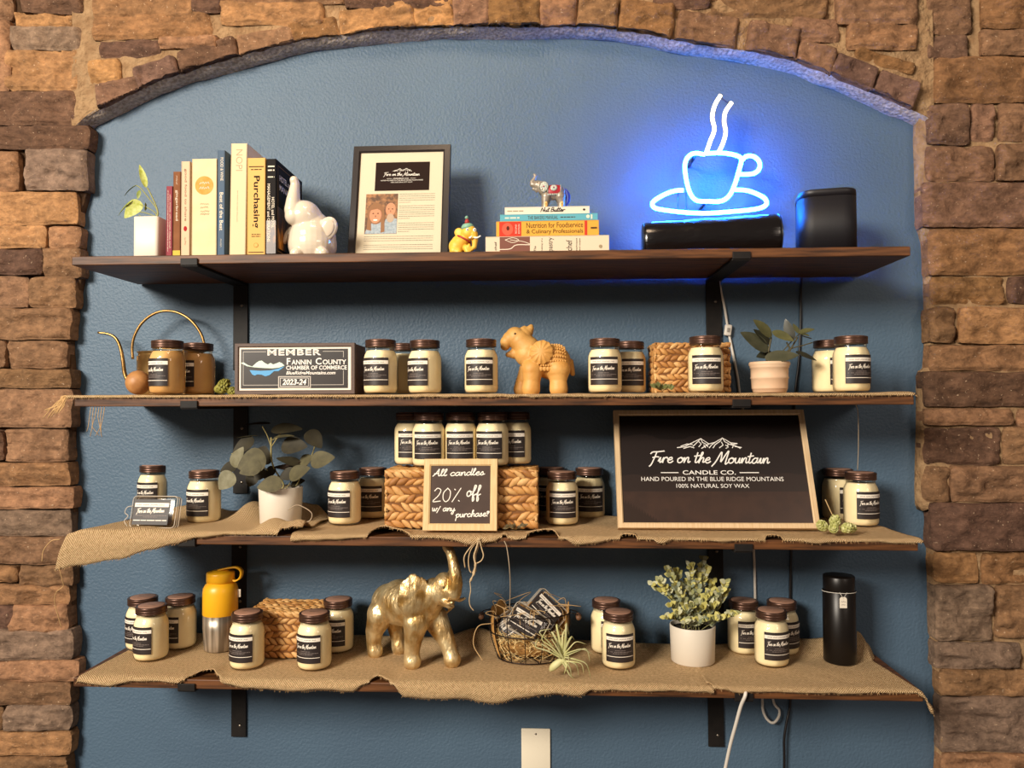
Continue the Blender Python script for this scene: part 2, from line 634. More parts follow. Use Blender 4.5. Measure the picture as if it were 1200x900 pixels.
class StoneWall:
    def __init__(s):
        s.V, s.F, s.T, s.MI = [], [], [], []

    def stone(s, quad, tone, seed, d=STONE_D, y_back=-0.004, rough=1.0, floor=None):
        rnd = random.Random(seed)
        d = d + rnd.uniform(-0.006, 0.008)
        q = [at(px, py, -d) for px, py in quad]      # TL TR BR BL
        w = (q[1] - q[0]).length
        h = (q[3] - q[0]).length
        nx, nz = max(8, min(40, int(w / 0.0065))), max(6, min(24, int(h / 0.0055)))
        us = [0, 0] + [i / nx for i in range(nx + 1)] + [1, 1]
        vs = [0, 0] + [i / nz for i in range(nz + 1)] + [1, 1]
        col = list(lin(TONES[tone]))
        f = rnd.uniform(0.85, 1.15)
        base = [c * f for c in col[:3]]
        base[2] *= rnd.uniform(0.9, 1.08)
        o = len(s.V)
        off = Vector((seed * 3.17, seed * 1.7, 0))
        bw = 0.007
        tilt_x, tilt_z = rnd.uniform(-.006, .006), rnd.uniform(-.004, .004)
        for j, v in enumerate(vs):
            for i, u in enumerate(us):
                p = q[0].lerp(q[1], u).lerp(q[3].lerp(q[2], u), v)
                n3 = Vector((p.x, 0, p.z)) + off
                ex = min(u, 1 - u) * w
                ez = min(v, 1 - v) * h
                e = min(ex, ez)
                wob = noise.noise(n3 * 26) * 0.004 + noise.noise(n3 * 60) * 0.002
                # outline wobble, fading inwards
                k = max(0, 1 - e / 0.02)
                p = p + Vector((noise.noise(n3 * 21 + Vector((9, 0, 0))) * 0.005, 0, noise.noise(n3 * 17 + Vector((0, 9, 0))) * 0.004)) * k
                # rounded corners pull in
                cx, cz = max(0, 1 - ex / 0.014), max(0, 1 - ez / 0.012)
                if cx > 0 and cz > 0:
                    cen = (q[0] + q[1] + q[2] + q[3]) / 4
                    dd = Vector((cen.x - p.x, 0, cen.z - p.z)).normalized()
                    p = p + dd * 0.004 * cx * cz
                outer = (i == 0 or j == 0 or i == len(us) - 1 or j == len(vs) - 1)
                if outer:
                    y = y_back
                else:
                    t = min(1, e / bw)
                    prof = 1 - (1 - t) ** 2
                    fr = noise.fractal(n3 * 16, 0.75, 2.1, 5) * 0.011 * rough
                    rg = abs(noise.noise(Vector((n3.x * 9 + n3.z * 5, 3, n3.z * 22)))) * 0.010 * rough
                    fc = noise.cell(Vector((n3.x * 16 + noise.noise(n3 * 12), 0, n3.z * 30 + noise.noise(n3 * 9)))) * 0.006 * rough
                    y = -(d - 0.016 + 0.012 * prof + (fr - rg + fc) * (0.35 + 0.65 * prof) + wob + (u - .5) * tilt_x + (v - .5) * tilt_z)
                if floor is not None:
                    p.z = max(p.z, floor(p.x) + 0.012 + 0.003 * noise.noise(n3 * 30))
                s.V.append((p.x, y, p.z))
                vv = 1 + 0.22 * noise.noise(n3 * 11)
                s.T.append((base[0] * vv, base[1] * vv, base[2] * vv, 1.0))
        W = len(us)
        for j in range(len(vs) - 1):
            for i in range(W - 1):
                s.F.append((o + j * W + i, o + (j + 1) * W + i, o + (j + 1) * W + i + 1, o + j * W + i + 1))
                s.MI.append(0)

    def plain(s, vf, mi):
        V, F = vf
        o = len(s.V)
        s.V += [tuple(v) for v in V]
        s.T += [(0.3, 0.2, 0.12, 1)] * len(V)
        s.F += [tuple(i + o for i in f) for f in F]
        s.MI += [mi] * len(F)

    def build(s, name, mats):
        me = bpy.data.meshes.new(name)
        me.from_pydata(s.V, [], s.F)
        for m in mats:
            me.materials.append(m)
        me.polygons.foreach_set('material_index', s.MI)
        me.polygons.foreach_set('use_smooth', [True] * len(s.F))
        a = me.attributes.new('tint', 'FLOAT_COLOR', 'POINT')
        a.data.foreach_set('color', [c for t in s.T for c in t])
        o = bpy.data.objects.new(name, me)
        C.objects.link(o)
        o['kind'] = 'structure'
        return o


def rq(x0, x1, y0, y1, skew=0):
    return [(x0, y0), (x1, y0 + skew), (x1, y1 + skew), (x0, y1)]


LEFT = [(-150, 10, -20, 20, 'm'), (20, 103, -18, 12, 'd'), (12, 92, 11, 31, 'l'), (93, 103, 12, 30, 'm'), (-150, 9, 21, 105, 't'), (9, 101, 29, 55, 'g'),
        (3, 99, 56, 104, 'l'), (-150, 99, 105, 144, 'd'), (-150, 110, 146, 172, 'd'), (-150, 17, 175, 222, 't'), (25, 107, 172, 221, 'g'),
        (-150, 95, 223, 261, 'l'), (-150, 50, 262, 289, 'l'), (51, 100, 264, 290, 't'), (-150, 44, 290, 320, 'd'), (46, 100, 289, 324, 'm'),
        (-150, 28, 322, 359, 'm'), (30, 94, 324, 359, 'm'), (-150, 87, 361, 397, 'm'), (-150, 2, 399, 430, 'm'), (4, 84, 399, 431, 'm'),
        (-150, 89, 433, 454, 'm'), (-150, 88, 456, 501, 'm'), (-150, 0, 504, 540, 'd'), (2, 86, 503, 541, 'm'), (-150, 87, 543, 570, 't'),
        (-150, 91, 572, 597, 't'), (-150, 88, 599, 629, 'g'), (-150, 84, 631, 662, 'm'), (-150, 17, 665, 684, 't'), (18, 90, 663, 689, 'm'),
        (-150, 87, 687, 710, 't'), (-150, 10, 712, 738, 'd'), (8, 85, 711, 742, 't'), (-150, 91, 740, 775, 'g'), (-150, 96, 776, 800, 't'),
        (-150, 88, 802, 829, 'm'), (0, 87, 830, 859, 'g'), (-150, -2, 830, 859, 'm'), (-150, 87, 861, 888, 't'), (-150, 83, 890, 935, 'm')]
RIGHT = [(1078, 1141, -20, 36, 'm'), (1077, 1136, 38, 69, 'p'), (1155, 1350, -20, 29, 'o'), (1153, 1350, 31, 61, 'm'), (1088, 1350, 63, 117, 'o'),
         (1081, 1140, 119, 167, 'p'), (1141, 1169, 119, 163, 'k'), (1172, 1350, 118, 163, 'm'), (1079, 1170, 169, 210, 'k'), (1173, 1350, 166, 208, 'm'),
         (1075, 1350, 212, 264, 'k'), (1082, 1350, 266, 321, 'o'), (1084, 1181, 323, 356, 'y'), (1184, 1350, 323, 355, 'd'), (1083, 1124, 359, 401, 'm'),
         (1127, 1350, 360, 402, 'l'), (1083, 1350, 404, 434, 't'), (1077, 1350, 436, 476, 'd'), (1076, 1193, 479, 498, 't'), (1196, 1350, 480, 500, 't'),
         (1076, 1176, 501, 545, 'd'), (1180, 1350, 501, 543, 'm'), (1075, 1118, 547, 589, 'm'), (1119, 1350, 547, 589, 'k'), (1086, 1350, 591, 646, 'd'),
         (1089, 1151, 649, 685, 'l'), (1153, 1350, 649, 685, 'o'), (1091, 1168, 688, 753, 'g'), (1170, 1350, 688, 749, 'm'), (1091, 1200, 755, 786, 'g'),
         (1094, 1350, 788, 817, 'm'), (1097, 1350, 819, 885, 'g'), (1097, 1350, 887, 935, 't')]
LEFT += [(-150, 85, 937, 970, 'g'), (-150, 20, 972, 1010, 't'), (22, 88, 972, 1010, 'm'), (-150, 86, 1012, 1050, 'd')]
RIGHT += [(1096, 1350, 937, 980, 'm'), (1097, 1180, 982, 1020, 't'), (1183, 1350, 982, 1020, 'd'), (1097, 1350, 1022, 1055, 'k')]


def rotq(cx, cy, w, h, deg):
    a = math.radians(deg)
    out = []
    for sx, sy in ((-1, -1), (1, -1), (1, 1), (-1, 1)):
        x, y = sx * w / 2, sy * h / 2
        out.append((cx + x * math.cos(a) - y * math.sin(a), cy + x * math.sin(a) + y * math.cos(a)))
    return out


ARCH = [(rq(109, 222, -20, 16), 't'), (rq(225, 256, -20, 9), 'd'), (rq(109, 243, 18, 42, -5), 'o'), (rq(258, 375, 1, 23, 1), 'l'), (rq(258, 400, -25, -1), 'm'),
        (rq(116, 183, 48, 63, -2), 'd'), (rq(186, 250, 44, 52, -2), 't'), (rotq(119, 81, 32, 24, -6), 'l'), (rotq(137, 106, 52, 27, -14), 'k'), (rotq(182, 90, 46, 38, -20), 'p'),
        (rotq(241, 67, 66, 34, -16), 'd'), (rotq(310, 50, 62, 30, -13), 'm'), (rotq(366, 38, 54, 30, -11), 'o'),
        (rotq(441, 27, 82, 42, -8), 'l'), (rotq(508, 17, 46, 46, -4), 'l'), (rotq(552, 14, 38, 44, -2), 'k'), (rq(574, 631, -20, 36), 'y'), (rq(634, 674, -20, 33), 't'),
        (rotq(701, 15, 42, 42, 3), 'm'), (rotq(758, 22, 58, 44, 6), 'o'), (rotq(829, 36, 66, 42, 9), 'k'), (rq(405, 530, -25, 4), 'd'),
        (rq(770, 830, -25, 4), 'd'), (rq(832, 968, -20, 15, 2), 'm'), (rotq(907, 46, 54, 38, 12), 'k'), (rotq(957, 70, 40, 38, 18), 'k'),
        (rq(934, 983, 18, 42, 3), 'k'), (rq(985, 1077, -20, 22), 'k'), (rq(998, 1076, 26, 53), 't'), (rotq(1003, 84, 48, 32, 24), 'p'), (rotq(1052, 107, 46, 40, 28), 'p'),
        (rotq(1040, 68, 66, 14, 14), 'o')]
ARC_PTS = [(96, 163), (115, 148), (150, 130), (200, 107), (250, 91), (300, 77), (365, 61), (430, 53), (480, 48), (550, 46), (620, 47), (660, 46), (700, 47), (750, 54),
           (800, 64), (850, 71), (900, 80), (940, 92), (1000, 117), (1065, 145), (1085, 156)]
LB = [(100, -30), (104, 60), (110, 150), (111, 172), (108, 222), (98, 262), (102, 285), (101, 325), (94, 360), (88, 400), (90, 440), (90, 500), (88, 560), (92, 600),
      (89, 640), (90, 700), (92, 770), (89, 830), (86, 935), (88, 1050)]
RB = [(1076, -30), (1070, 145), (1071, 200), (1072, 260), (1080, 300), (1082, 420), (1074, 440), (1073, 500), (1072, 590), (1083, 600), (1086, 680), (1090, 760), (1095, 820), (1094, 935), (1095, 1055)]


def side_backing(pts, xo, d):
    """mortar face and its return to the blue wall along one niche side"""
    P = catmull([(p[0], p[1], 0) for p in pts], 4)
    V, F = [], []
    for p in P:
        a = at(p.x, p.y, 0.0)
        b = Vector((a.x, -d, a.z))
        e = at(xo, p.y, -d)
        V += [tuple(a), tuple(b), (e.x, -d, a.z)]
    for i in range(len(P) - 1):
        for k in range(2):
            F.append((3 * i + k, 3 * i + k + 1, 3 * i + 4 + k, 3 * i + 3 + k))
    return V, F


sw = StoneWall()
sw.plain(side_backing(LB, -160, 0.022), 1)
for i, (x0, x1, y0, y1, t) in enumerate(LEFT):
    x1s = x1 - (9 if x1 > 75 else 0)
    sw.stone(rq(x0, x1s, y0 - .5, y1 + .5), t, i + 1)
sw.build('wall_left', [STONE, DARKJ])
sw = StoneWall()
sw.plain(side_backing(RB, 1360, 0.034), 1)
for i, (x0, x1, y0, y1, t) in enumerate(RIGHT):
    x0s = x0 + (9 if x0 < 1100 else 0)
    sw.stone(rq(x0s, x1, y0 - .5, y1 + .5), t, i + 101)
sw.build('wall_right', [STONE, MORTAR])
sw = StoneWall()
AP = catmull([(p[0], p[1], 0) for p in ARC_PTS], 5)
V, F = [], []
DA = 0.046
_AW = [at(p.x, p.y, 0.0) for p in AP]


def arch_z(x):
    for a, b in zip(_AW, _AW[1:]):
        if a.x <= x <= b.x:
            return a.z + (b.z - a.z) * (x - a.x) / (b.x - a.x)
    return _AW[0].z if x < _AW[0].x else _AW[-1].z


rows = 6
for p in AP:
    a = at(p.x, p.y, 0.0)
    for k in range(5):                       # the soffit, rough plaster
        y = -DA * k / 4
        n = noise.noise(Vector((a.x * 18, y * 30, a.z * 18))) * 0.006
        V.append((a.x, y, a.z + n + 0.013 * (k / 4) ** 2.2))
W = 5
for i in range(len(AP) - 1):
    for k in range(4):
        F.append((i * W + k, (i + 1) * W + k, (i + 1) * W + k + 1, i * W + k + 1))
sw.plain((V, F), 2)
V, F = [], []
for p in AP:
    a = at(p.x, p.y, 0.0)
    top = at(600, -40, 0).z
    for k in range(13):
        z = a.z + 0.013 + (top - a.z) * k / 12
        V.append((a.x, -DA - noise.noise(Vector((a.x * 30, 2, z * 30))) * 0.006 + (0.004 if k == 0 else 0), z))
W = 13
for i in range(len(AP) - 1):
    for k in range(12):
        F.append((i * W + k, (i + 1) * W + k, (i + 1) * W + k + 1, i * W + k + 1))
sw.plain((V, F), 1)
for i, (q, t) in enumerate(ARCH):
    cx_, cy_ = sum(p[0] for p in q) / 4, sum(p[1] for p in q) / 4
    q = [(x + 3.2 * (1 if x > cx_ else -1), y + 3.0 * (1 if y > cy_ else -1)) for x, y in q]
    sw.stone(q, t, i + 201, d=0.066, y_back=-0.025, rough=.8, floor=arch_z)
sw.build('trim_1', [STONE, MORTAR, PLASTER])

# ------------------------------------------------------------------ shelves and brackets
WOOD = mat('dark_walnut_stain', '#38200f', 0.5, col2='#6e4424', nscale=7, stretch=(1.2, 16, 16), bump=0.35, bscale=10, bstretch=(1, 40, 40), detail=6, bdist=0.001, spec=0.35)
BLACKMETAL = mat('black_powder_coat', '#130f0d', 0.6, spec=.3, col2='#1b1613', nscale=40, bump=0.1, bscale=300)
SCREW = mat('screw_steel', '#8d8378', 0.35, metal=0.9)
SH_D, SH_T, SH_BACK = 0.30, 0.021, -0.010
SHELF_PX = [((84, 300.5), (1067, 288.5)), ((87, 466), (1071, 463)), ((86, 626), (1076, 634.5)), ((86, 794), (1082, 811))]
SH = []
for (a, b) in SHELF_PX:
    A, B = at(a[0], a[1], -SH_D), at(b[0], b[1], -SH_D)
    SH.append((A, B))


def shz(k, x):
    A, B = SH[k]
    return A.z + (B.z - A.z) * (x - A.x) / (B.x - A.x)


def on_shelf(k, px, py):
    """point of the top of shelf k seen at pixel (px, py)"""
    A, B = SH[k]
    d = ray(px, py)
    sl = (B.z - A.z) / (B.x - A.x)
    # z = A.z + sl * (x - A.x)
    t = (A.z - CAM.z + sl * (CAM.x - A.x)) / (d.z - sl * d.x)
    return CAM + d * t


shelf_words = ['topmost dark wooden shelf carrying the upright books, black picture frame and neon cup',
               'second dark wooden shelf from the top carrying the tan elephant and watering can',
               'third dark wooden shelf from the top carrying the chalk sign and large black sign',
               'lowest dark wooden shelf carrying the gold elephant and yellow bottle']
for k, (A, B) in enumerate(SH):
    L = (B - A).length
    o = MB().add(box(L, SH_D + SH_BACK, SH_T, 0.0018), smooth=False).build('wooden_shelf', WOOD)
    o.location = ((A.x + B.x) / 2, (-SH_D + SH_BACK) / 2, (A.z + B.z) / 2 - SH_T / 2)
    o.rotation_euler = (0, -math.atan2(B.z - A.z, B.x - A.x), 0)
    tag(o, shelf_words[k], 'shelf', 'dark wooden shelves in the niche')


def make_bracket():
    t = thing('shelf_bracket', 'x', 'bracket', group='black steel shelf brackets')
    w, th = 0.040, 0.006
    MB().add(box(w, th, 0.235, 0.001, c=(0, -th / 2 - .0005, -0.1175)), smooth=False).build('upright', BLACKMETAL, t)
    MB().add(box(w, SH_D, th, 0.001, c=(0, -SH_D / 2 - .001, -th / 2 - .0005)), smooth=False).build('arm', BLACKMETAL, t)
    MB().add(box(w, 0.004, 0.0165, 0.001, c=(0, -SH_D - .0025, 0.0045)), smooth=False).build('lip', BLACKMETAL, t)
    for z in (-0.06, -0.205):
        s = MB().add(lathe([(0.0, 0.0022), (0.003, 0.0018), (0.0042, 0.0)], 14)).build('screw', SCREW, t)
        s.location = (0.004, -0.0068, z)
        s.rotation_euler = (PI / 2, 0, 0)
    return t


br0 = make_bracket()
nm = ['topmost', 'second', 'third', 'lowest']
first = True
for k in range(4):
    for px, side, other in ((283, 'left', 'yellow bottle'), (836, 'right', 'neon cup')):
        py = (330, 486, 640, 760)[k]
        x = at(px + (0 if k < 2 else (-2 if side == 'left' else 2)), py + 40, 0).x
        loc = (x, SH_BACK + 0.009, shz(k, x) - SH_T)
        lab = 'black steel bracket under the %s shelf, the one on the %s' % (nm[k], side + ' half of the niche')
        if first:
            br0.location = loc
            br0['label'] = lab
            first = False
        else:
            copy_thing(br0, loc, (0, 0, 0), lab)

# ------------------------------------------------------------------ burlap runners
def burlap_mat():
    m = bpy.data.materials.new('burlap_weave')
    m.use_nodes = True
    nt = m.node_tree
    b = nt.nodes['Principled BSDF']
    b.inputs['Roughness'].default_value = 0.95
    b.inputs['Specular IOR Level'].default_value = 0.1
    uv = nt.nodes.new('ShaderNodeUVMap')
    sp = nt.nodes.new('ShaderNodeSeparateXYZ')
    nz0 = nt.nodes.new('ShaderNodeTexNoise'); nz0.inputs['Scale'].default_value = 22; nz0.inputs['Detail'].default_value = 3
    nt.links.new(uv.outputs['UV'], nz0.inputs['Vector'])
    ad = nt.nodes.new('ShaderNodeMix'); ad.data_type = 'RGBA'; ad.blend_type = 'LINEAR_LIGHT'; ad.inputs[0].default_value = 0.004
    nt.links.new(uv.outputs['UV'], ad.inputs[6]); nt.links.new(nz0.outputs['Color'], ad.inputs[7])
    nt.links.new(ad.outputs[2], sp.inputs[0])

    def sine(inp, period):
        mu = nt.nodes.new('ShaderNodeMath'); mu.operation = 'MULTIPLY'; mu.inputs[1].default_value = 2 * PI / period
        si = nt.nodes.new('ShaderNodeMath'); si.operation = 'SINE'
        nt.links.new(inp, mu.inputs[0]); nt.links.new(mu.outputs[0], si.inputs[0])
        return si.outputs[0]
    a, c = sine(sp.outputs[0], 0.0050), sine(sp.outputs[1], 0.0050)
    pr = nt.nodes.new('ShaderNodeMath'); pr.operation = 'MULTIPLY'
    nt.links.new(a, pr.inputs[0]); nt.links.new(c, pr.inputs[1])
    nz = nt.nodes.new('ShaderNodeTexNoise'); nz.inputs['Scale'].default_value = 150; nz.inputs['Detail'].default_value = 2
    nt.links.new(uv.outputs['UV'], nz.inputs['Vector'])
    sm = nt.nodes.new('ShaderNodeMath'); sm.operation = 'MULTIPLY_ADD'; sm.inputs[1].default_value = 0.55; sm.inputs[2].default_value = 0.0
    nt.links.new(pr.outputs[0], sm.inputs[0])
    s2 = nt.nodes.new('ShaderNodeMath'); s2.operation = 'ADD'
    nt.links.new(sm.outputs[0], s2.inputs[0]); nt.links.new(nz.outputs['Fac'], s2.inputs[1])
    rp = nt.nodes.new('ShaderNodeValToRGB')
    rp.color_ramp.elements[0].position = 0.12; rp.color_ramp.elements[0].color = lin('#a07a4e')
    rp.color_ramp.elements[1].position = 0.85; rp.color_ramp.elements[1].color = lin('#f0d0a2')
    nt.links.new(s2.outputs[0], rp.inputs['Fac'])
    nt.links.new(rp.outputs['Color'], b.inputs['Base Color'])
    bp = nt.nodes.new('ShaderNodeBump'); bp.inputs['Strength'].default_value = 1.0; bp.inputs['Distance'].default_value = 0.0028
    nt.links.new(s2.outputs[0], bp.inputs['Height'])
    nt.links.new(bp.outputs['Normal'], b.inputs['Normal'])
    return m


BURLAP = burlap_mat()
FRAY = mat('frayed_jute', '#b89468', .95, spec=.1)


def interp(pts, x):
    """piecewise-linear table (smoothed by cosine) lookup"""
    if x <= pts[0][0]:
        return pts[0][1]
    for (a, ya), (b, yb) in zip(pts, pts[1:]):
        if x <= b:
            t = (x - a) / (b - a)
            t = t * t * (3 - 2 * t)
            return ya + (yb - ya) * t
    return pts[-1][1]


def burlap(name, k, px0, px1, front, back, label, seed, amp=0.003, drop=None, back_y=-0.03, step=0.005, skew0=0, skew1=0, bumps=(), over=False):
    """front: (px, py) of the lower front edge; back: (px, lift in m); drop: (px, how far the cloth sinks below the shelf top)"""
    x0, x1 = at(px0, SHELF_PX[k][0][1], -SH_D).x, at(px1, SHELF_PX[k][1][1], -SH_D).x
    n = int((x1 - x0) / step)
    V, UV, ncol = [], [], 0
    nr = 44
    edge = []
    for i in range(n + 1):
        u = i / n
        x = x0 + (x1 - x0) * u
        px = px0 + (px1 - px0) * u
        fpy = interp(front, px) + noise.noise(Vector((x * 40, seed, 0))) * 1.2
        lift = interp(back, px)
        dr = interp(drop, px) if drop else 0.0
        zs = shz(k, x) + 0.0035 - dr
        hang = at(px, fpy, -SH_D - 0.007)
        zlift = 0.0
        if hang.z >= zs + 0.0045 and not over:      # the edge ripples up off the board, a little behind its front
            pull = max(0.0, hang.z - zs - 0.0045)
            fy, fz = -SH_D + min(0.045, pull * 1.6), None
            zlift = max(0.0, at(px, fpy, fy).z - zs)
        else:
            fy, fz = -SH_D - 0.002, min(hang.z, zs - 0.003)
        P = []
        yb = back_y + noise.noise(Vector((x * 6, seed + 5, 1))) * 0.008
        L = yb - fy
        prev = None
        acc = 0
        for j in range(nr + 1):
            t = j / nr
            if fz is not None:
                hl = max(0.004, zs - fz)
                tot = L + hl
                sdist = t * tot
                if sdist < L - 0.004:
                    y, z = yb - sdist, zs
                    ov = 0
                else:
                    r = min(1, (sdist - (L - 0.004)) / (hl + 0.004))
                    y = fy + 0.004 - 0.008 * min(1, r * 2.2) - 0.004 * math.sin(r * PI) - noise.noise(Vector((x * 13, seed, 2))) * 0.004 * r
                    z = zs + 0.001 * math.sin(min(1, r * 3) * PI) - (hl) * r
                    ov = 1
            else:
                y, z = yb - t * L, zs
                ov = 0
            if not ov:
                wv = noise.noise(Vector((x * 7, y * 9, seed))) + 0.5 * noise.noise(Vector((x * 19, y * 21, seed)))
                z += max(0, wv) * amp
                bl = max(0, 1 - (yb - y) / 0.07)
                z += lift * bl * bl * (3 - 2 * bl) + 0.0
                if fz is None:
                    ft = max(0, (t - 0.72) / 0.28)
                    z += zlift * ft * ft * (3 - 2 * ft)
                for bx, by, brad, bh in bumps:
                    dd = ((x - bx) ** 2 + (y - by) ** 2) / brad ** 2
                    if dd < 4:
                        z += bh * math.exp(-dd * 1.5)
            xx = x + (skew0 * (1 - u) + skew1 * u) * (1 - t)
            p = Vector((xx, y, z))
            if prev is not None:
                acc += (p - prev).length
            prev = p
            P.append((tuple(p), acc))
        for p, a in P:
            V.append(p)
            UV.append((x, a))
        edge.append(Vector(P[-1][0]))
    F = []
    W = nr + 1
    for i in range(n):
        for j in range(nr):
            F.append((i * W + j, i * W + j + 1, (i + 1) * W + j + 1, (i + 1) * W + j))
    # frayed threads along the front edge
    rnd = random.Random(seed)
    fm = MB()
    for q in edge:
        for _ in range(2):
            if rnd.random() < 0.6:
                l = rnd.uniform(0.002, 0.0065)
                d = Vector((rnd.uniform(-.7, .7), rnd.uniform(-.5, .1), -1)).normalized() * l
                qq = q + Vector((rnd.uniform(-.0025, .0025), -.0004, .0012))
                fm.add(tube([qq, qq + d * 0.6, qq + d + Vector((rnd.uniform(-.001, .001), -.001, 0))], [0.0006, 0.0005, 0.0003], 4))
    me = bpy.data.meshes.new(name)
    me.from_pydata(V, [], F)
    ul = me.uv_layers.new(name='UVMap')
    idx = np.zeros(len(me.loops), dtype=np.int32)
    me.loops.foreach_get('vertex_index', idx)
    ul.data.foreach_set('uv', np.array(UV, dtype=np.float32)[idx].ravel())
    me.materials.append(BURLAP)
    me.polygons.foreach_set('use_smooth', [True] * len(F))
    o = bpy.data.objects.new(name, me)
    C.objects.link(o)
    so = o.modifiers.new('thickness', 'SOLIDIFY')
    so.thickness = 0.0016
    so.offset = 1.0
    tag(o, label, 'table runner', 'burlap runners on the shelves')
    fm.build('frayed_edge', FRAY, o)
    return o


def zs(pts, sc, ox, oy):
    return [(x / sc + ox, y / sc + oy) for x, y in pts]


STRAW = mat('jute_thread', '#c2a071', 0.9, spec=0.15)
b2 = burlap('burlap_runner', 1, 80, 1071, [(80, 466), (200, 465), (300, 464.5), (420, 465.5), (560, 465), (700, 465), (860, 464), (1071, 463)], [(80, 0.0), (1071, 0.002)],
            'long thin strip of burlap lying along the second shelf under the tan elephant', 3, amp=0.004, over=True)
FR3 = [(340, 634), (370, 633), (401, 632), (426, 630), (450, 617), (472, 621), (493, 629), (524, 631), (561, 638), (586, 635), (598, 626), (612, 633), (635, 622), (655, 621), (666, 630),
       (684, 639), (700, 637), (720, 633), (742, 627), (767, 631), (783, 637), (797, 632), (817, 630), (850, 635), (880, 633), (913, 628), (933, 633), (960, 637), (983, 635), (1016, 633), (1050, 637), (1080, 636)]
b3 = burlap('burlap_runner', 2, 342, 1080, FR3, [(342, 0.004), (600, 0.008), (1000, 0.003), (1080, 0.014)],
            'burlap cloth on the third shelf reaching from the eucalyptus pot to the large black sign', 5, amp=0.004, skew1=-0.02)
FR4 = zs([(95, 800)], 1, 0, 0) + [(130, 804), (160, 799), (190, 798), (214, 801), (226, 793), (238, 786), (248, 784), (258, 791), (272, 802), (300, 807), (350, 810), (390, 808), (421, 811), (434, 803), (449, 792),
                                  (464, 797), (484, 817), (515, 819), (546, 819), (585, 824), (620, 818), (655, 813), (682, 816), (700, 809), (720, 808), (736, 810), (788, 810), (826, 811), (836, 813)]
b4 = burlap('burlap_runner', 3, 93, 836, FR4, [(93, 0.045), (135, 0.05), (165, 0.02), (230, 0.012), (400, 0.02), (500, 0.02), (550, 0.045), (600, 0.02), (836, 0.01)],
            'wide burlap cloth on the lowest shelf under the gold elephant and yellow bottle', 8, amp=0.004, skew0=0.02, back_y=-0.035)
b5 = burlap('burlap_runner', 3, 828, 1092, [(828, 800), (845, 806), (860, 811), (900, 811), (940, 812), (1000, 813), (1050, 809), (1070, 811), (1082, 818), (1090, 836), (1092, 838)],
            [(828, 0.01), (960, 0.02), (1000, 0.03), (1092, 0.05)],
            'shorter burlap cloth on the lowest shelf under the black tumbler', 11, amp=0.004, drop=[(828, -0.003), (860, 0), (1078, 0), (1092, 0.03)], skew1=-0.035, back_y=-0.04)
# the loose piece at the third shelf's end hangs over the corner of the board
b6 = burlap('burlap_runner', 2, 67, 354, [(67, 668), (96, 662), (142, 655), (180, 644), (204, 638), (235, 630), (270, 626), (300, 624), (354, 621)],
            [(67, 0.0), (120, 0.02), (150, 0.03), (200, 0.01), (250, 0.02), (290, 0.035), (330, 0.03), (354, 0.0)],
            'loose burlap cloth sagging off the corner of the third shelf below the eucalyptus', 14, amp=0.006,
            drop=[(67, 0.004), (86, -0.006), (110, -0.006), (354, -0.004)], skew0=0.09, back_y=-0.06,
            bumps=((at(322, 610, -.262).x, -.262, .045, .024), (at(352, 606, -.268).x, -.268, .035, .020), (at(278, 600, -.12).x, -.11, .05, .034)))
# ------------------------------------------------------------------ candle jars
GLASS = clear_mat('clear_glass', '#fffdf6', 0.025, 0.03)
WAX = mat('cream_soy_wax', '#fbedca', 0.45, col2='#f5e2b8', nscale=14, sss=0.0, spec=0.4)
WAXTAN = mat('caramel_soy_wax', '#d9ae74', 0.45, col2='#cc9d62', nscale=14, spec=0.4)
LIDRIM = mat('bronze_lid', '#4c342a', 0.36, metal=0.6, col2='#5e4234', nscale=60)
LIDDISC = mat('copper_brown_lid_disc', '#b08670', 0.55, metal=0.1, col2='#a47a64', nscale=50)
LBLACK = mat('label_black', '#2a211f', 0.5)
LWHITE = mat('label_white', '#f1e6d6', 0.6)
LGREY = mat('label_grey_print', '#7d706a', 0.6)
LINK = mat('label_ink', '#6d625a', 0.6)
RJ = 0.0405
ZL0, ZL1 = 0.0195, 0.0845


def label_mesh(R, hw, seed):
    """black label wrapped on the glass: white name band, script, small print, white rule"""
    mb = MB()
    for vf, m in ((grid(lambda u, v: ((u * 2 - 1) * hw, 0, ZL0 + (ZL1 - ZL0) * v), 24, 1), 0),
                  (grid(lambda u, v: ((u * 2 - 1) * hw * .985, -0.00012, 0.0695 + 0.0085 * v), 24, 1), 1),
                  (shift(squiggle(-hw * .78, hw * .7, 0.0735, 0.0030, 0.0007, seed), dy=-0.00025), 3),
                  (shift(script('Fire on the Mountain', -hw * .80, 0.0535, hw * 1.5, 0.0043, 0.00092, lift=0.0012), dy=-0.0002), 1),
                  (shift(dashes(-hw * .35, hw * .35, 0.0470, 0.0012, 1), dy=-0.0002), 2),
                  (shift(dashes(-hw * .85, hw * .85, 0.0432, 0.0013, 2), dy=-0.0002), 2),
                  (shift(dashes(-hw * .5, hw * .5, 0.0398, 0.0012, 3), dy=-0.0002), 2),
                  (grid(lambda u, v: ((u * 2 - 1) * hw * .96, -0.00015, 0.0318 + 0.0013 * v), 24, 1), 1)):
        mb.add(bend(vf, R), m, smooth=False)
    return mb


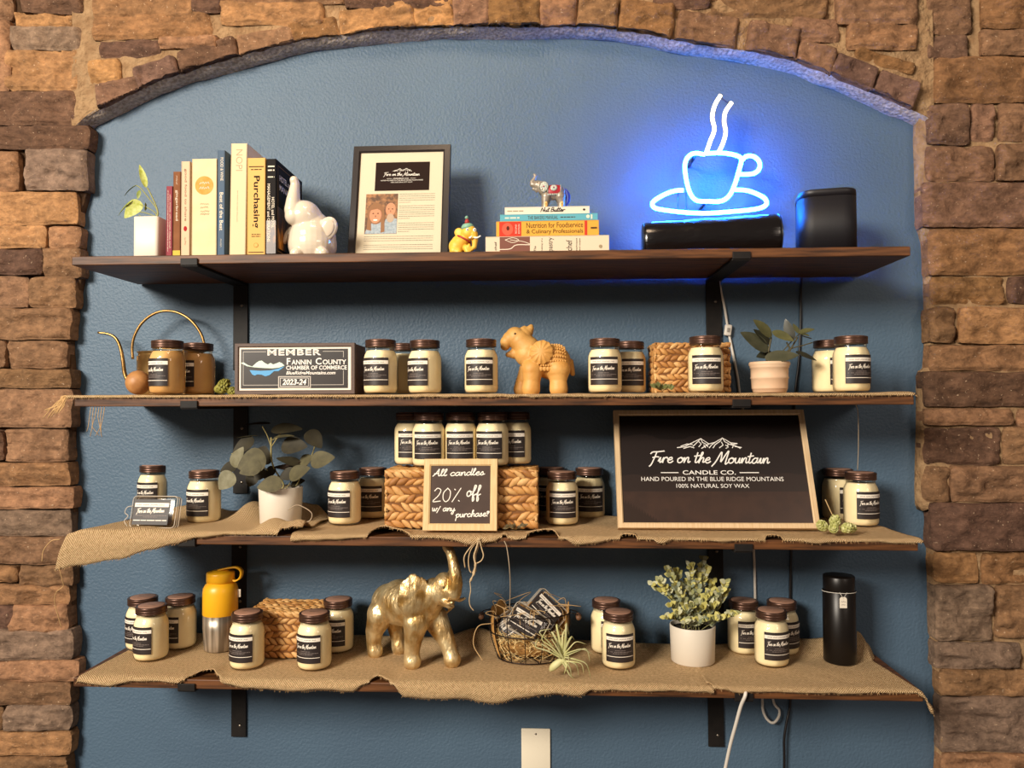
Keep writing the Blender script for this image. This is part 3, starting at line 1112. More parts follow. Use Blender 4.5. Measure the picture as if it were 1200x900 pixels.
def make_jar(wax, seed):
    t = thing('candle_jar', 'x', 'candle', group='soy candles in mason jars')
    prof = [(0.034, 0.0), (0.0375, 0.0015), (0.0398, 0.006), (RJ, 0.012), (RJ, 0.080), (0.0398, 0.087), (0.0378, 0.0935), (0.0352, 0.0985), (0.0335, 0.102), (0.0333, 0.106), (0.0342, 0.1075), (0.0333, 0.109), (0.0333, 0.126)]
    MB().add(lathe([(0.0, 0.0)] + prof, 40)).build('glass', GLASS, t)
    MB().add(lathe([(0.0, 0.003), (0.034, 0.003), (0.0375, 0.006), (0.0392, 0.012), (0.0393, 0.080), (0.0388, 0.087), (0.0368, 0.0935), (0.0343, 0.0985), (0.0328, 0.1015), (0.0325, 0.1025), (0.0, 0.1022)], 36)).build('wax', wax, t)
    lid = MB().add(lathe([(0.0355, 0.1105), (0.0362, 0.1112), (0.0362, 0.1135), (0.0354, 0.1145), (0.0362, 0.1160), (0.0362, 0.1195), (0.0354, 0.1205), (0.0362, 0.1220), (0.0362, 0.1268),
                          (0.0352, 0.1280), (0.0325, 0.1283), (0.0312, 0.1275)], 44)).build('lid', LIDRIM, t)
    d = MB().add(lathe([(0.0302, 0.1265), (0.0302, 0.1286), (0.0296, 0.1290), (0.0, 0.1292)], 36))
    d.add(bend_flat(squiggle(-0.012, 0.012, 0, 0.003, 0.0009, 5), 0.1295), 1, False)
    d.build('lid_disc', [LIDDISC, LIDRIM], lid)
    label_mesh(RJ + 0.0007, 0.0365, seed).build('label', [LBLACK, LWHITE, LGREY, LINK], t)
    return t


def bend_flat(vf, z):
    V, F = vf
    return [(x, zz, z) for x, y, zz in V], F


JAR = {'c': make_jar(WAX, 1), 't': make_jar(WAXTAN, 2)}
used = {'c': False, 't': False}


def jar(x, y, z, deg, label, k='c'):
    if not used[k]:
        o = JAR[k]
        o.location = (x, y, z)
        o.rotation_euler = (0, 0, math.radians(deg))
        o['label'] = label
        used[k] = True
        return o
    return copy_thing(JAR[k], (x, y, z), (0, 0, math.radians(deg)), label)


LIFT = 0.0075


def jar_px(k, px, Y, deg, label, kind='c'):
    p = at(px, 455, Y)
    return jar(p.x, Y, shz(k, p.x) + LIFT, deg, label, kind)


def jar_floor(k, px, py, deg, label, kind='c'):
    p = on_shelf(k, px, py)
    Y = p.y + 0.036
    Y = max(Y, -SH_D + 0.043)
    q = at(px, py, Y)
    return jar(q.x, Y, shz(k, q.x) + LIFT, deg, label, kind)


# second shelf
jar_px(1, 196, -.245, -22, 'caramel coloured candle jar in front of the watering can', 't')
jar_px(1, 232, -.157, -38, 'caramel candle jar half hidden behind another, next to the green cones', 't')
jar_px(1, 446, -.225, -12, 'cream candle jar just right of the MEMBER plaque')
jar_px(1, 473, -.10, -60, 'cream candle jar tucked behind the pair beside the MEMBER plaque')
jar_px(1, 498, -.20, -32, 'cream candle jar with its label turned away, second in front right of the MEMBER plaque')
jar_px(1, 564, -.22, -4, 'lone cream candle jar standing just before the tan elephant')
jar_px(1, 709, -.21, -8, 'cream candle jar in front of the pair right of the tan elephant')
jar_px(1, 738, -.12, 0, 'cream candle jar at the back of the pair right of the tan elephant')
jar_px(1, 827, -.255, -6, 'cream candle jar standing in front of the small wicker basket under the right bracket')
jar_px(1, 972, -.12, 34, 'cream candle jar hidden behind the rightmost one of the second shelf')
jar_px(1, 998, -.235, 12, 'rightmost cream candle jar of the second shelf, with the leafy ribbed pot to its left')
# third shelf
jar_floor(2, 180, 606, -10, 'cream candle jar standing behind the clear wax melt pack')
jar_floor(2, 239, 618, -12, 'cream candle jar between the clear wax melt pack and the eucalyptus')
jar_floor(2, 404, 619.5, -18, 'cream candle jar in front of the pair left of the wide wicker box')
jar_floor(2, 437, 612, -4, 'cream candle jar at the back, touching the left end of the wide wicker box')
jar_floor(2, 646, 611, -5, 'cream candle jar almost hidden beside the right end of the wide wicker box')
jar_floor(2, 659, 620, 2, 'cream candle jar in front between the wide wicker box and the large black sign')
jar_floor(2, 691, 612, 2, 'cream candle jar at the back, next to the left edge of the large black sign')
jar_floor(2, 983, 614, 35, 'cream candle jar behind the rightmost one of the third shelf')
jar_floor(2, 1009.5, 621.5, 16, 'rightmost cream candle jar of the third shelf, beside the hop cones')
# lowest shelf
jar_floor(3, 167, 767, -14, 'leftmost cream candle jar of the lowest shelf, at the back of three')
jar_floor(3, 177, 780, -22, 'cream candle jar at the front of the three left of the yellow bottle')
jar_floor(3, 211, 766, -30, 'cream candle jar at the back, just left of the yellow bottle')
jar_floor(3, 289.5, 790, -12, 'cream candle jar before the low wicker box, nearest the yellow bottle')
jar_floor(3, 368.5, 791, -14, 'cream candle jar before the low wicker box, at the end away from the yellow bottle')
jar_floor(3, 396, 770, -10, 'cream candle jar at the back, between the low wicker box and the gold elephant')
jar_floor(3, 711, 771.5, 28, 'cream candle jar at the back, behind the one beside the air plant')
jar_floor(3, 725, 789.5, 2, 'cream candle jar in front, between the air plant and the white potted boxwood')
jar_floor(3, 872, 772, 18, 'cream candle jar behind and right of the white potted boxwood')
jar_floor(3, 904.5, 787, 12, 'cream candle jar at the front of the three left of the black tumbler')
jar_floor(3, 917, 773, 25, 'cream candle jar at the back, nearest to the black tumbler')

# ------------------------------------------------------------------ wicker boxes
WICKER = mat('water_hyacinth', '#ad7439', 0.6, col2='#cf9a58', nscale=35, bump=0.6, bscale=160, bdist=0.0015, lo=.3, hi=.7)
WICKER2 = mat('water_hyacinth_pale', '#c08a4a', 0.6, col2='#dcb074', nscale=35, bump=0.6, bscale=160, bdist=0.0015, lo=.3, hi=.7)
WICKER3 = mat('water_hyacinth_dark', '#8a5828', 0.6, col2='#ad7539', nscale=35, bump=0.6, bscale=160, bdist=0.0015, lo=.3, hi=.7)
WCORE = mat('wicker_core', '#7a4f28', 0.85)


def braid(mb, p0, ux, uz, n_, L, H, rows, pitch, seed):
    """chevron plait on a rectangle: origin p0, unit axes ux (along), uz (across), outward normal n_"""
    rnd = random.Random(seed)
    rh = H / rows
    for r in range(rows):
        k = 0
        s = -pitch * 0.5 * (r % 2)
        while s < L + pitch * 0.3:
            c = p0 + ux * min(max(s + pitch / 2, rh * .35), L - rh * .35) + uz * ((r + .5) * rh)
            sg = 1 if r % 2 else -1
            a = math.radians(32 + rnd.uniform(-12, 12)) * sg
            ax = ux * math.cos(a) + uz * math.sin(a)
            az = -ux * math.sin(a) + uz * math.cos(a)
            la, lb, ln = rh * (0.92 + rnd.uniform(-.10, .16)), rh * (0.40 + rnd.uniform(-.08, .07)), rh * (0.20 + rnd.uniform(-.04, .08))
            c = c + uz * rnd.uniform(-.06, .06) * rh
            V, F = ellipsoid((0, 0, 0), (1, 1, 1), 8, 6)
            tl = rnd.uniform(-.2, .2)
            VV = []
            co = p0 + ux * 0
            for v in V:
                zz = v[2]
                w = (1 - 0.45 * abs(zz) ** 1.5)
                VV.append(tuple(c + ax * (zz * la) + az * (v[0] * lb * w) + n_ * (v[1] * ln + zz * zz * -ln * .5 + tl * v[0] * ln + rh * 0.06)))
            W2 = []
            for q_ in VV:
                q_ = Vector(q_)
                a_, b_ = (q_ - p0).dot(ux), (q_ - p0).dot(uz)
                q_ += ux * (min(max(a_, -.001), L + .001) - a_) + uz * (min(max(b_, 0.0), H) - b_)
                W2.append(tuple(q_))
            mb.add((W2, F), rnd.choice((0, 0, 2, 2, 3)), True)
            s += pitch
            k += 1


def wicker_box(name, label, cx, cy, z, sx, sy, sz, rows, pitch, seed, toprows=7):
    mb = MB()
    e = 0.006
    mb.add(box(sx - e, sy - e, sz - e, 0.003, c=(0, 0, sz / 2)), 1, False)
    X, Y, Z = Vector((1, 0, 0)), Vector((0, 1, 0)), Vector((0, 0, 1))
    e2 = 0.004
    braid(mb, Vector((-sx / 2, -sy / 2 + e2, 0.001)), X, Z, -Y, sx, sz, rows, pitch, seed)
    braid(mb, Vector((sx / 2 - e2, -sy / 2, 0.001)), Y, Z, X, sy, sz, rows, pitch, seed + 1)
    braid(mb, Vector((-sx / 2 + e2, sy / 2, 0.001)), -Y, Z, -X, sy, sz, rows, pitch, seed + 2)
    braid(mb, Vector((-sx / 2, -sy / 2, sz - e2)), X, Y, Z, sx, sy, toprows, pitch, seed + 3)
    o = mb.build(name, [WICKER, WCORE, WICKER2, WICKER3])
    o.location = (cx, cy, z)
    return tag(o, label, 'basket', 'braided wicker boxes')


# wide box of the third shelf (450..630 px wide)
p = at(540, 612, -0.13)
wb_w = 180 / ppm(-0.235)
wb_front = -0.235
wb_d = 0.14
z3 = shz(2, p.x) + LIFT
xw = at(540, 612, wb_front).x
wb_h = at(540, 551, wb_front).z - z3
WB_TOP = z3 + wb_h
wicker_box('wicker_box', 'wide braided wicker box on the third shelf with five candles on its lid', xw, wb_front + wb_d / 2, z3, wb_w, wb_d, wb_h, 7, 0.0205, 21)
for px, Y, deg, lb in ((481, -.135, 15, 'leftmost of the five candles on the wide wicker box, half covered by its neighbour'),
                       (502.5, -.185, 4, 'second candle from the left on top of the wide wicker box'),
                       (540, -.175, 2, 'middle one of the five candles on top of the wide wicker box'),
                       (577, -.18, -12, 'fourth candle from the left on top of the wide wicker box'),
                       (604, -.125, -14, 'rightmost of the five candles on the wide wicker box, standing further back')):
    q = at(px, 540, Y)
    jar(q.x, Y, WB_TOP + 0.006, deg, lb)
# small upright box of the second shelf
q = at(806, 430, -.13)
z2 = shz(1, q.x) + LIFT
bw = 88 / ppm(-.19)
wicker_box('wicker_box', 'small upright wicker basket on the second shelf behind a candle jar', q.x, -.13, z2, bw, .12, at(806, 401.5, -.19).z - z2, 8, 0.0165, 31, 7)
# low box of the lowest shelf
q = on_shelf(3, 322, 776)
bw = 86 / ppm(q.y)
zb = shz(3, q.x) + LIFT
bx = at(330, 776, q.y).x
hb = at(330, 717, q.y).z - zb
wicker_box('wicker_box', 'low braided wicker box on the lowest shelf beside the yellow bottle', bx, q.y + .065, zb, bw, .13, hb, 7, 0.019, 41, 8)

# ------------------------------------------------------------------ books
PAGES = mat('book_pages', '#d9c6a0', 0.9, col2='#bfa77c', nscale=3, stretch=(300, 1, 1))


def fmat(name, col, rough=0.75, **k):
    return mat(name, col, rough, spec=0.12, **k)


def book(name, label, x, y, z, w, d, h, cover, decals, rot=(0, 0, 0), side=None, group='upright books on the top shelf', top=None):
    """spine faces -y; thickness along x, height along z"""
    t = thing(name, label, 'book', (x, y, z), rot, group)
    mb = MB()
    th = 0.0022
    # case: spine + two boards
    bd = box(w, 0.004, h, 0.0012, c=(0, 0.002, h / 2))
    mb.add(bd, 0, False)
    mb.add(box(th, d, h, 0.0006, c=(-w / 2 + th / 2, d / 2, h / 2)), 0, False)
    mb.add(box(th, d, h, 0.0006, c=(w / 2 - th / 2, d / 2, h / 2)), 0, False)
    mats = [cover]
    for i_, (vf, m) in enumerate(decals):
        if m not in mats:
            mats.append(m)
        mb.add(shift(vf, dy=-0.0003 - 0.00005 * i_), mats.index(m), False)
    if side:
        for i_, (vf, m) in enumerate(side):
            if m not in mats:
                mats.append(m)
            V, F = vf
            mb.add(([(w / 2 + 0.0003 + 0.00005 * i_ + (-yy), 0.004 + xx, zz) for xx, yy, zz in V], F), mats.index(m), False)
    mb.build('cover', mats, t)
    MB().add(box(w - 2 * th - 0.0004, d - 0.008, h - 0.006, 0.0005, c=(0, d / 2 + .001, h / 2)), smooth=False).build('pages', PAGES, t)
    return t


def vert(vf, down=True):
    """turn a horizontal text so that it reads down (or up) a spine"""
    V, F = vf
    if down:
        return [(z, y, -x) for x, y, z in V], F
    return [(-z, y, x) for x, y, z in V], F


def vtext(body, cx, z_top, length, height, **k):
    V, F = vert(text(body, length, height, **k))
    return [(v[0] + cx - height / 2, v[1], v[2] + z_top) for v in V], F


def vsq(cx, z0, z1, h, w, seed):
    V, F = squiggle(0, z1 - z0, 0, h, w, seed)
    return [(z + cx, y, z1 - x) for x, y, z in V], F


INK = fmat('ink_black', '#211a17')
PALE = fmat('ink_pale', '#e9dcc6')
GOLDI = mat('ink_gold', '#c08c34', 0.6, col2='#cf9f4c', nscale=80, spec=.2)
GREYI = fmat('ink_grey', '#a08f70')
BY = -0.285


def bk(x0, x1, ytop):
    xa, xb = at(x0, 300, BY).x, at(x1, 300, BY).x
    zt = at((x0 + x1) / 2, ytop, BY).z
    x = (xa + xb) / 2
    z = shz(0, x)
    return x, z, xb - xa, zt - z


x, z, w, h = bk(194.5, 201.5, 218)
book('cookbook', 'thin maroon book, first in the upright row beside the white vine pot', x, BY, z, w, .15, h, fmat('cover_maroon', '#8f434c'),
     [(vsq(0.002, .02, h - .02, w * .28, .0006, 3), PALE), (vsq(-0.003, .012, h - .01, w * .1, .0005, 4), PALE)])
x, z, w, h = bk(202.5, 211, 201)
book('cookbook', 'brown gingerbread book with a yellow foot on its spine, second in the upright row', x, BY, z, w, .16, h, fmat('cover_brown', '#8a5a3c', col2='#7a4c30', nscale=30),
     [(vtext('gingerbread', 0, h * .78, h * .36, w * .42), PALE), (vsq(0, h * .84, h * .95, w * .22, .0005, 6), PALE), (rect(-w / 2, w / 2, .0, .014), fmat('foot_yellow', '#cdb14e'))])
x, z, w, h = bk(212, 222, 189)
book('cookbook', 'slim pinkish cream book with dark title, third in the upright row', x, BY, z, w, .16, h, fmat('cover_blush', '#d9b999'),
     [(vtext('good food to share', 0, h * .92, h * .55, w * .34), fmat('ink_rust', '#7c4a3c')), (disc(0, h * .29, w * .2, w * .3), fmat('ink_red', '#a5262b')), (vsq(0, .02, h * .2, w * .2, .0006, 9), fmat('ink_rust', '#7c4a3c'))])
x, z, w, h = bk(224.5, 253.5, 186)
book('cookbook', 'thick cream book with a round gold seal on the spine', x, BY, z, w, .19, h, fmat('cover_cream', '#e3cfa6', col2='#ddc89c', nscale=20),
     [(disc(0, h * .725, w * .37, w * .37, n=40), GOLDI), (shift(squiggle(-w * .18, w * .2, h * .75, .006, .0012, 2), dy=-.0003), PALE), (shift(squiggle(-w * .18, w * .2, h * .70, .006, .0012, 5), dy=-.0003), PALE),
      (squiggle(-w * .15, w * .25, h * .535, .005, .0008, 7), GREYI), (squiggle(-w * .15, w * .25, h * .5, .005, .0008, 8), GREYI), (squiggle(-w * .15, w * .2, h * .46, .005, .0008, 9), GREYI), (squiggle(-w * .15, w * .2, h * .43, .005, .0008, 10), GREYI)])
x, z, w, h = bk(254.5, 263, 176)
book('cookbook', 'blue-grey spined book reading Best of the Best', x, BY, z, w, .17, h, mat('cover_blue', '#47617c', 0.7, spec=.15, col2='#5d6874', nscale=18, lo=.3, hi=.7),
     [(vtext('Best of the Best', w * .05, h * .60, h * .36, w * .5, offset=.01), PALE), (vtext('FOOD & WINE', w * .1, h * .93, h * .22, w * .4), PALE), (vsq(0, .012, .04, w * .3, .0006, 4), PALE)])
x, z, w, h = bk(263.3, 268, 179)
book('cookbook', 'narrow brown book set back between the blue spine and the tall cream one', x, BY + .03, z, w * 1.05, .17, h, mat('cover_tanbrown', '#8f6d52', 0.5, col2='#5b4335', nscale=12, lo=.4, hi=.6), [(vsq(0, h * .35, h * .8, w * .2, .0006, 5), PALE)])
x, z, w, h = bk(268.8, 287.5, 168)
book('cookbook', 'tall cream book with thin letters NOPI', x, BY, z, w, .19, h, fmat('cover_cream_pale', '#dec9a3'),
     [(vtext('NOPI', w * .02, h * .945, h * .19, w * .40, offset=-.012), fmat('ink_taupe', '#b39c7d')), (vsq(-.002, h * .3, h * .58, w * .06, .0005, 3), fmat('ink_taupe', '#b39c7d'))], rot=(0, math.radians(0.7), 0))
x, z, w, h = bk(289.5, 310.5, 185)
book('textbook', 'orange-cream textbook with PURCHASING in bold black down its spine', x, BY, z, w, .19, h, fmat('cover_apricot', '#e0b068'),
     [(vtext('Purchasing', -w * .02, h * .815, h * .535, w * .44, offset=.018), INK), (rect(-w * .42, w * .42, h * .905, h * .914), INK), (rect(-w * .42, w * .42, h * .028, h * .036), INK),
      (dashes(-w * .3, w * .3, h * .88, .002, 3), INK), (dashes(-w * .25, w * .25, h * .215, .0016, 4), INK), (dashes(-w * .25, w * .25, h * .195, .0016, 5), INK), (disc(0, h * .105, w * .13, w * .13), fmat('ink_amber', '#b98a45')), (disc(0, h * .105, w * .1, w * .1, -.0002), fmat('cover_apricot', '#e0b068'))])
x, z, w, h = bk(312, 323, 186)
EMB = mat('fire_photo', '#3a2013', 0.35, col2='#d98f35', nscale=26, stretch=(1, 1, .6), lo=.5, hi=.72)
book('textbook', 'black hotel management textbook with a glowing amber picture on the cover', x, BY, z, w, .19, h, mat('cover_black', '#140f0e', 0.65, spec=.15),
     [(rect(-w / 2, w / 2, .004, h * .36), EMB), (vtext('HOTEL and MOTEL', w * .2, h * .60, h * .32, w * .3, offset=.01), PALE), (vtext('MANAGEMENT and OPERATIONS', -w * .25, h * .74, h * .6, w * .3, offset=.01), PALE),
      (dashes(-w * .35, w * .35, h * .92, .003, 2), PALE), (dashes(-w * .35, w * .35, h * .88, .003, 3), PALE), (dashes(-w * .35, w * .35, h * .81, .0025, 5), PALE)],
     side=[(rect(.006, .18, .02, h * .52), EMB), (shift(text('HOTEL and MOTEL', .14, .014, offset=.01), .02, 0, h * .80), PALE), (shift(text('MANAGEMENT', .14, .014, offset=.01), .02, 0, h * .70), PALE), (ring_rect(.008, .178, .012, h - .012, .0012, -.0001), fmat('ink_bronze', '#8d6b4a'))])

# horizontal pile
STK = 'horizontal pile of cookbooks on the top shelf'


def flat_book(name, label, x0, x1, y0, y1, Y, zb, cover, decals, d=.2, yaw=0.0):
    """spine toward the viewer, lying flat: local frame x along the spine, z thickness"""
    ym = (y0 + y1) / 2
    xa, xb = at(x0, ym, Y).x, at(x1, ym, Y).x
    T = (y1 - y0) / ppm(Y)
    L = xb - xa
    t = thing(name, label, 'book', ((xa + xb) / 2, Y, zb), (0, 0, yaw), STK)
    mb = MB()
    th = .002
    mb.add(box(L, .004, T, .001, c=(0, .002, T / 2)), 0, False)
    mb.add(box(L, d, th, .0006, c=(0, d / 2, th / 2)), 0, False)
    mb.add(box(L, d, th, .0006, c=(0, d / 2, T - th / 2)), 0, False)
    mats = [cover]
    for i_, (vf, m) in enumerate(decals(L, T)):
        if m not in mats:
            mats.append(m)
        mb.add(shift(vf, dy=-.0003 - .00005 * i_), mats.index(m), False)
    mb.build('cover', mats, t)
    MB().add(box(L - .006, d - .008, T - 2 * th - .0004, .0005, c=(0, d / 2 + .001, T / 2)), smooth=False).build('pages', PAGES, t)
    return zb + T


CREAM2 = fmat('cover_ivory', '#dccbb0')


def dec1(L, T):
    return [(rect(-L * .385, -L * .14, .001, T - .001), fmat('panel_brown', '#7d5348')), (ribbon([(q.x, q.z) for q in catmull([(-L * .385, 0, T * .25), (-L * .3, 0, T * .28), (-L * .25, 0, T * .5), (-L * .14, 0, T * .5)], 6)], .0018), PALE),
            (ribbon([(q.x, q.z) for q in catmull([(-L * .34, 0, T * .8), (-L * .28, 0, T * .92), (-L * .23, 0, T * .78), (-L * .28, 0, T * .64), (-L * .34, 0, T * .8)], 6)], .0012), PALE),
            (ribbon([(q.x, q.z) for q in catmull([(-L * .3, 0, T * .8), (-L * .2, 0, T * .7), (-L * .14, 0, T * .55)], 6)], .0012), PALE)] + \
           [((lambda vf, cx: ([(v[0] + cx, v[1], v[2]) for v in vf[0]], vf[1]))(vert(text(b, ln, hh, offset=-.008), False), cx) if False else
             ([(v[0] + cx, v[1], v[2] + T * .12) for v in vert(text(b, ln, hh), False)[0]], vert(text(b, ln, hh), False)[1]), INK if hh < .006 else fmat('ink_dark_grey', '#4e443d'))
            for b, cx, ln, hh in (('The', -L * .09, T * .3, .005), ('making of a', -L * .035, T * .74, .004), ('pastry', L * .055, T * .78, .0125), ('chef', L * .20, T * .62, .0135), ('techniques', L * .245, T * .72, .004), ('and recipes', L * .27, T * .72, .004))] + \
           [(disc(L * .43, T * .35, .004, .004), GREYI), (([(v[0] - L * .41, v[1], v[2] + T * .2) for v in vert(text('chef', T * .5, .005), False)[0]], vert(text('chef', T * .5, .005), False)[1]), INK)]


def dec2(L, T):
    amber = fmat('cover_amber', '#e0a545')
    red = fmat('panel_red', '#c8402f')
    return [(rect(-L * .47, -L * .255, .001, T - .001), red), (disc(-L * .39, T * .5, T * .36, T * .4), fmat('fruit_red', '#d9604a')), (disc(-L * .385, T * .55, T * .1, T * .14, -.0002), fmat('fruit_core', '#5b2a20')),
            (shift(vert(text('SECOND', T * .6, .0035), False), -L * .30, 0, T * .2), PALE), (shift(vert(text('EDITION', T * .6, .0035), False), -L * .27, 0, T * .2), PALE),
            (ctext('Nutrition for Foodservice', L * .07, T * .72, L * .55, T * .34), fmat('ink_dark_brown', '#5e4526')), (ctext('& Culinary Professionals', L * .07, T * .29, L * .55, T * .34), fmat('ink_dark_brown', '#5e4526')),
            (rect(L * .36, L * .385, .001, T - .001), red), (dashes(L * .42, L * .48, T * .5, .004, 2), fmat('ink_dark_brown', '#5e4526'))]


def dec3(L, T):
    return [(ctext('THE BAKERS MANUAL', -L * .06, T * .5, L * .31, T * .5), fmat('ink_dark_grey', '#4e443d')), (dashes(-L * .45, -L * .3, T * .5, .003, 3), PALE), (dashes(L * .12, L * .27, T * .5, .002, 4), fmat('ink_dark_grey', '#4e443d')),
            (disc(L * .40, T * .55, .004, .004), PALE), (rect(L * .43, L * .445, T * .2, T * .8), PALE)]


def dec4(L, T):
    return [(script('Nut Butter', -L * .075, T * .36, L * .28, T * .25, .0016, slant=.3), INK), (dashes(-L * .47, -L * .28, T * .5, .0022, 5), GREYI), (disc(L * .435, T * .55, .003, .0025), INK)]


zb = shz(0, at(641, 297, -.27).x)
zb = flat_book('cookbook', 'ivory pastry chef book with a brown panel, at the bottom of the flat pile', 569, 714, 277, 297.5, -.27, zb, CREAM2, dec1, .22)
zb = flat_book('textbook', 'amber yellow nutrition textbook with a red panel, in the flat pile', 581.5, 702, 258.5, 277, -.265, zb, fmat('cover_amber', '#e0a545'), dec2, .2)
zb = flat_book('cookbook', 'teal blue bakers manual book in the flat pile', 586, 700.5, 250, 258.5, -.262, zb, fmat('cover_teal', '#63aab8'), dec3, .19)
zb = flat_book('cookbook', 'thin white nut butter book on top of the flat pile', 591.5, 691, 240.5, 250, -.255, zb, fmat('cover_white', '#e2d6c3'), dec4, .18)
PILE_TOP = zb
# ------------------------------------------------------------------ elephants
def put(vf, S, yaw):
    T = Matrix.Rotation(yaw, 4, 'Z') @ Matrix.Scale(S, 4)
    return T


CERAM = mat('white_glazed_ceramic', '#e0d1bb', 0.16, coat=0.5, spec=0.6)
GOLD = mat('gold_painted_resin', '#b08748', 0.40, metal=0.75, col2='#ecd4a2', nscale=22, lo=.35, hi=.6, bump=1.0, bscale=75, bdist=0.005, bstretch=(1, 1, .45))
TANR = mat('sandstone_resin', '#c78f45', 0.55, col2='#dba960', nscale=18, bump=0.4, bscale=150, bdist=0.0015)
EYE = mat('eye_black', '#15100e', 0.2)
EYEW = mat('eye_white', '#f3ece0', 0.3)


def fan_ear(c, r, rot, ribs=7, th=.004, fold=.16):
    """ruffled ear shell, closed: x across, z up, thickness y"""
    E = Euler(rot).to_matrix()
    c = Vector(c)
    n, m = 36, 8
    V, F = [], []
    for s in (1, -1):
        for j in range(m + 1):
            t = j / m
            for k in range(n):
                a = 2 * PI * k / n
                rr = t * (1 + .05 * math.cos(a * ribs))
                wav = fold * t * math.cos(a * ribs) * th * 3
                y = s * th * (1 - t ** 3 * .7) + wav + (t * t) * r[0] * .22
                V.append(tuple(c + E @ Vector((math.cos(a) * rr * r[0], y, math.sin(a) * rr * r[1]))))
    o = (m + 1) * n
    for j in range(m):
        for k in range(n):
            k2 = (k + 1) % n
            F.append((j * n + k, (j + 1) * n + k, (j + 1) * n + k2, j * n + k2))
            F.append((o + j * n + k, o + j * n + k2, o + (j + 1) * n + k2, o + (j + 1) * n + k))
    for k in range(n):
        k2 = (k + 1) % n
        F.append((m * n + k, o + m * n + k, o + m * n + k2, m * n + k2))
    return V, F


# gold elephant, walking, trunk raised
ch = [
    [(-.085, 0, .128, .047), (-.045, 0, .134, .056), (.0, 0, .136, .055), (.04, 0, .142, .047), (.075, 0, .165, .036)],
    [(-.088, .026, .105, .036), (-.088, .030, .06, .023), (-.080, .030, .03, .019), (-.076, .030, .012, .021)],
    [(-.088, -.026, .105, .037), (-.108, -.030, .062, .024), (-.112, -.030, .030, .019), (-.106, -.030, .012, .021)],
    [(.042, -.030, .105, .034), (.036, -.034, .065, .023), (.030, -.034, .03, .0195), (.033, -.034, .013, .0225)],
    [(.052, .030, .105, .034), (.086, .034, .06, .023), (.100, .034, .03, .019), (.108, .034, .013, .0225)],
    [(.078, 0, .172, .037), (.106, 0, .182, .031), (.112, 0, .198, .028)],
    [(.12, 0, .182, .026), (.142, 0, .184, .021), (.150, 0, .205, .0175), (.147, 0, .232, .0150), (.139, 0, .258, .0125), (.131, 0, .276, .0115), (.120, 0, .286, .0115)],
    [(.112, 0, .162, .017), (.128, 0, .152, .010), (.138, 0, .150, .006)],
    [(.122, -.017, .165, .0065), (.142, -.024, .160, .005), (.158, -.025, .166, .0035)],
    [(.122, .017, .165, .0065), (.142, .024, .160, .005), (.158, .025, .166, .0035)],
    [(-.128, 0, .135, .006), (-.140, -.004, .10, .0055), (-.138, -.010, .075, .008)],
]
ears = [fan_ear((.058, -.058, .172), (.040, .052), (0, math.radians(8), math.radians(42)), 7, .0050), fan_ear((.088, .062, .168), (.036, .050), (0, 0, math.radians(180 - 72)), 7, .0050)]
gv = organic(ch, voxel=.0026, smooth=5, extra=ears)
p = on_shelf(3, 489, 770)
te = thing('elephant_figurine', 'gold elephant figurine striding with its trunk raised on the lowest shelf', 'figurine', (p.x - .004, -.17, shz(3, p.x) + .008), (0, 0, math.radians(-33)))
MB().add(gv).build('body', GOLD, te)
for s in (1, -1):
    MB().add(ellipsoid((.128, s * .021, .196), (.0032, .0028, .0036), 10, 8)).build('eye', mat('eye_bronze', '#4d3515', .3), te)
te.scale = (.93, .93, 1.0)

# tan elephant on the second shelf, facing left
ch = [
    [(.036, 0, .078, .044), (.020, 0, .082, .043), (-.004, 0, .086, .038), (-.026, 0, .100, .033)],
    [(-.016, -.022, .060, .027), (-.018, -.026, .03, .0205), (-.020, -.027, .012, .0225)],
    [(-.020, .022, .060, .026), (-.036, .026, .03, .0185), (-.040, .027, .012, .0195)],
    [(.046, -.022, .060, .030), (.046, -.026, .03, .0205), (.046, -.027, .012, .0215)],
    [(.046, .022, .060, .030), (.052, .026, .03, .0205), (.054, .027, .012, .0215)],
    [(-.026, 0, .112, .032), (-.044, 0, .132, .028), (-.054, 0, .140, .025)],
    [(-.056, 0, .143, .0235), (-.068, 0, .137, .0190), (-.077, 0, .129, .0155), (-.0805, 0, .119, .0115)],
    [(-.032, 0, .146, .018), (-.024, 0, .154, .0125), (-.019, 0, .162, .0090), (-.017, 0, .167, .0060)],
    [(-.036, 0, .158, .0095), (-.033, 0, .163, .0065)],
    [(-.040, 0, .106, .022), (-.058, 0, .100, .0130), (-.073, 0, .0975, .0068)],
    [(.079, 0, .08, .007), (.084, 0, .05, .006)],
]
ears = [fan_ear((.004, -.046, .101), (.028, .031), (math.radians(-8), math.radians(14), math.radians(-12)), 11, .0045, .26), fan_ear((.004, .046, .101), (.028, .031), (math.radians(8), math.radians(-14), math.radians(192)), 11, .0045, .26)]
tv = organic(ch, voxel=.0015, smooth=4, extra=ears)
q = at(629, 455, -.17)
te = thing('elephant_figurine', 'tan elephant figurine with its trunk curled up and a carved blanket on its back', 'figurine', (q.x + .004, -.17, shz(1, q.x) + LIFT - .001), (0, 0, math.radians(5)))
MB().add(tv).build('body', TANR, te)
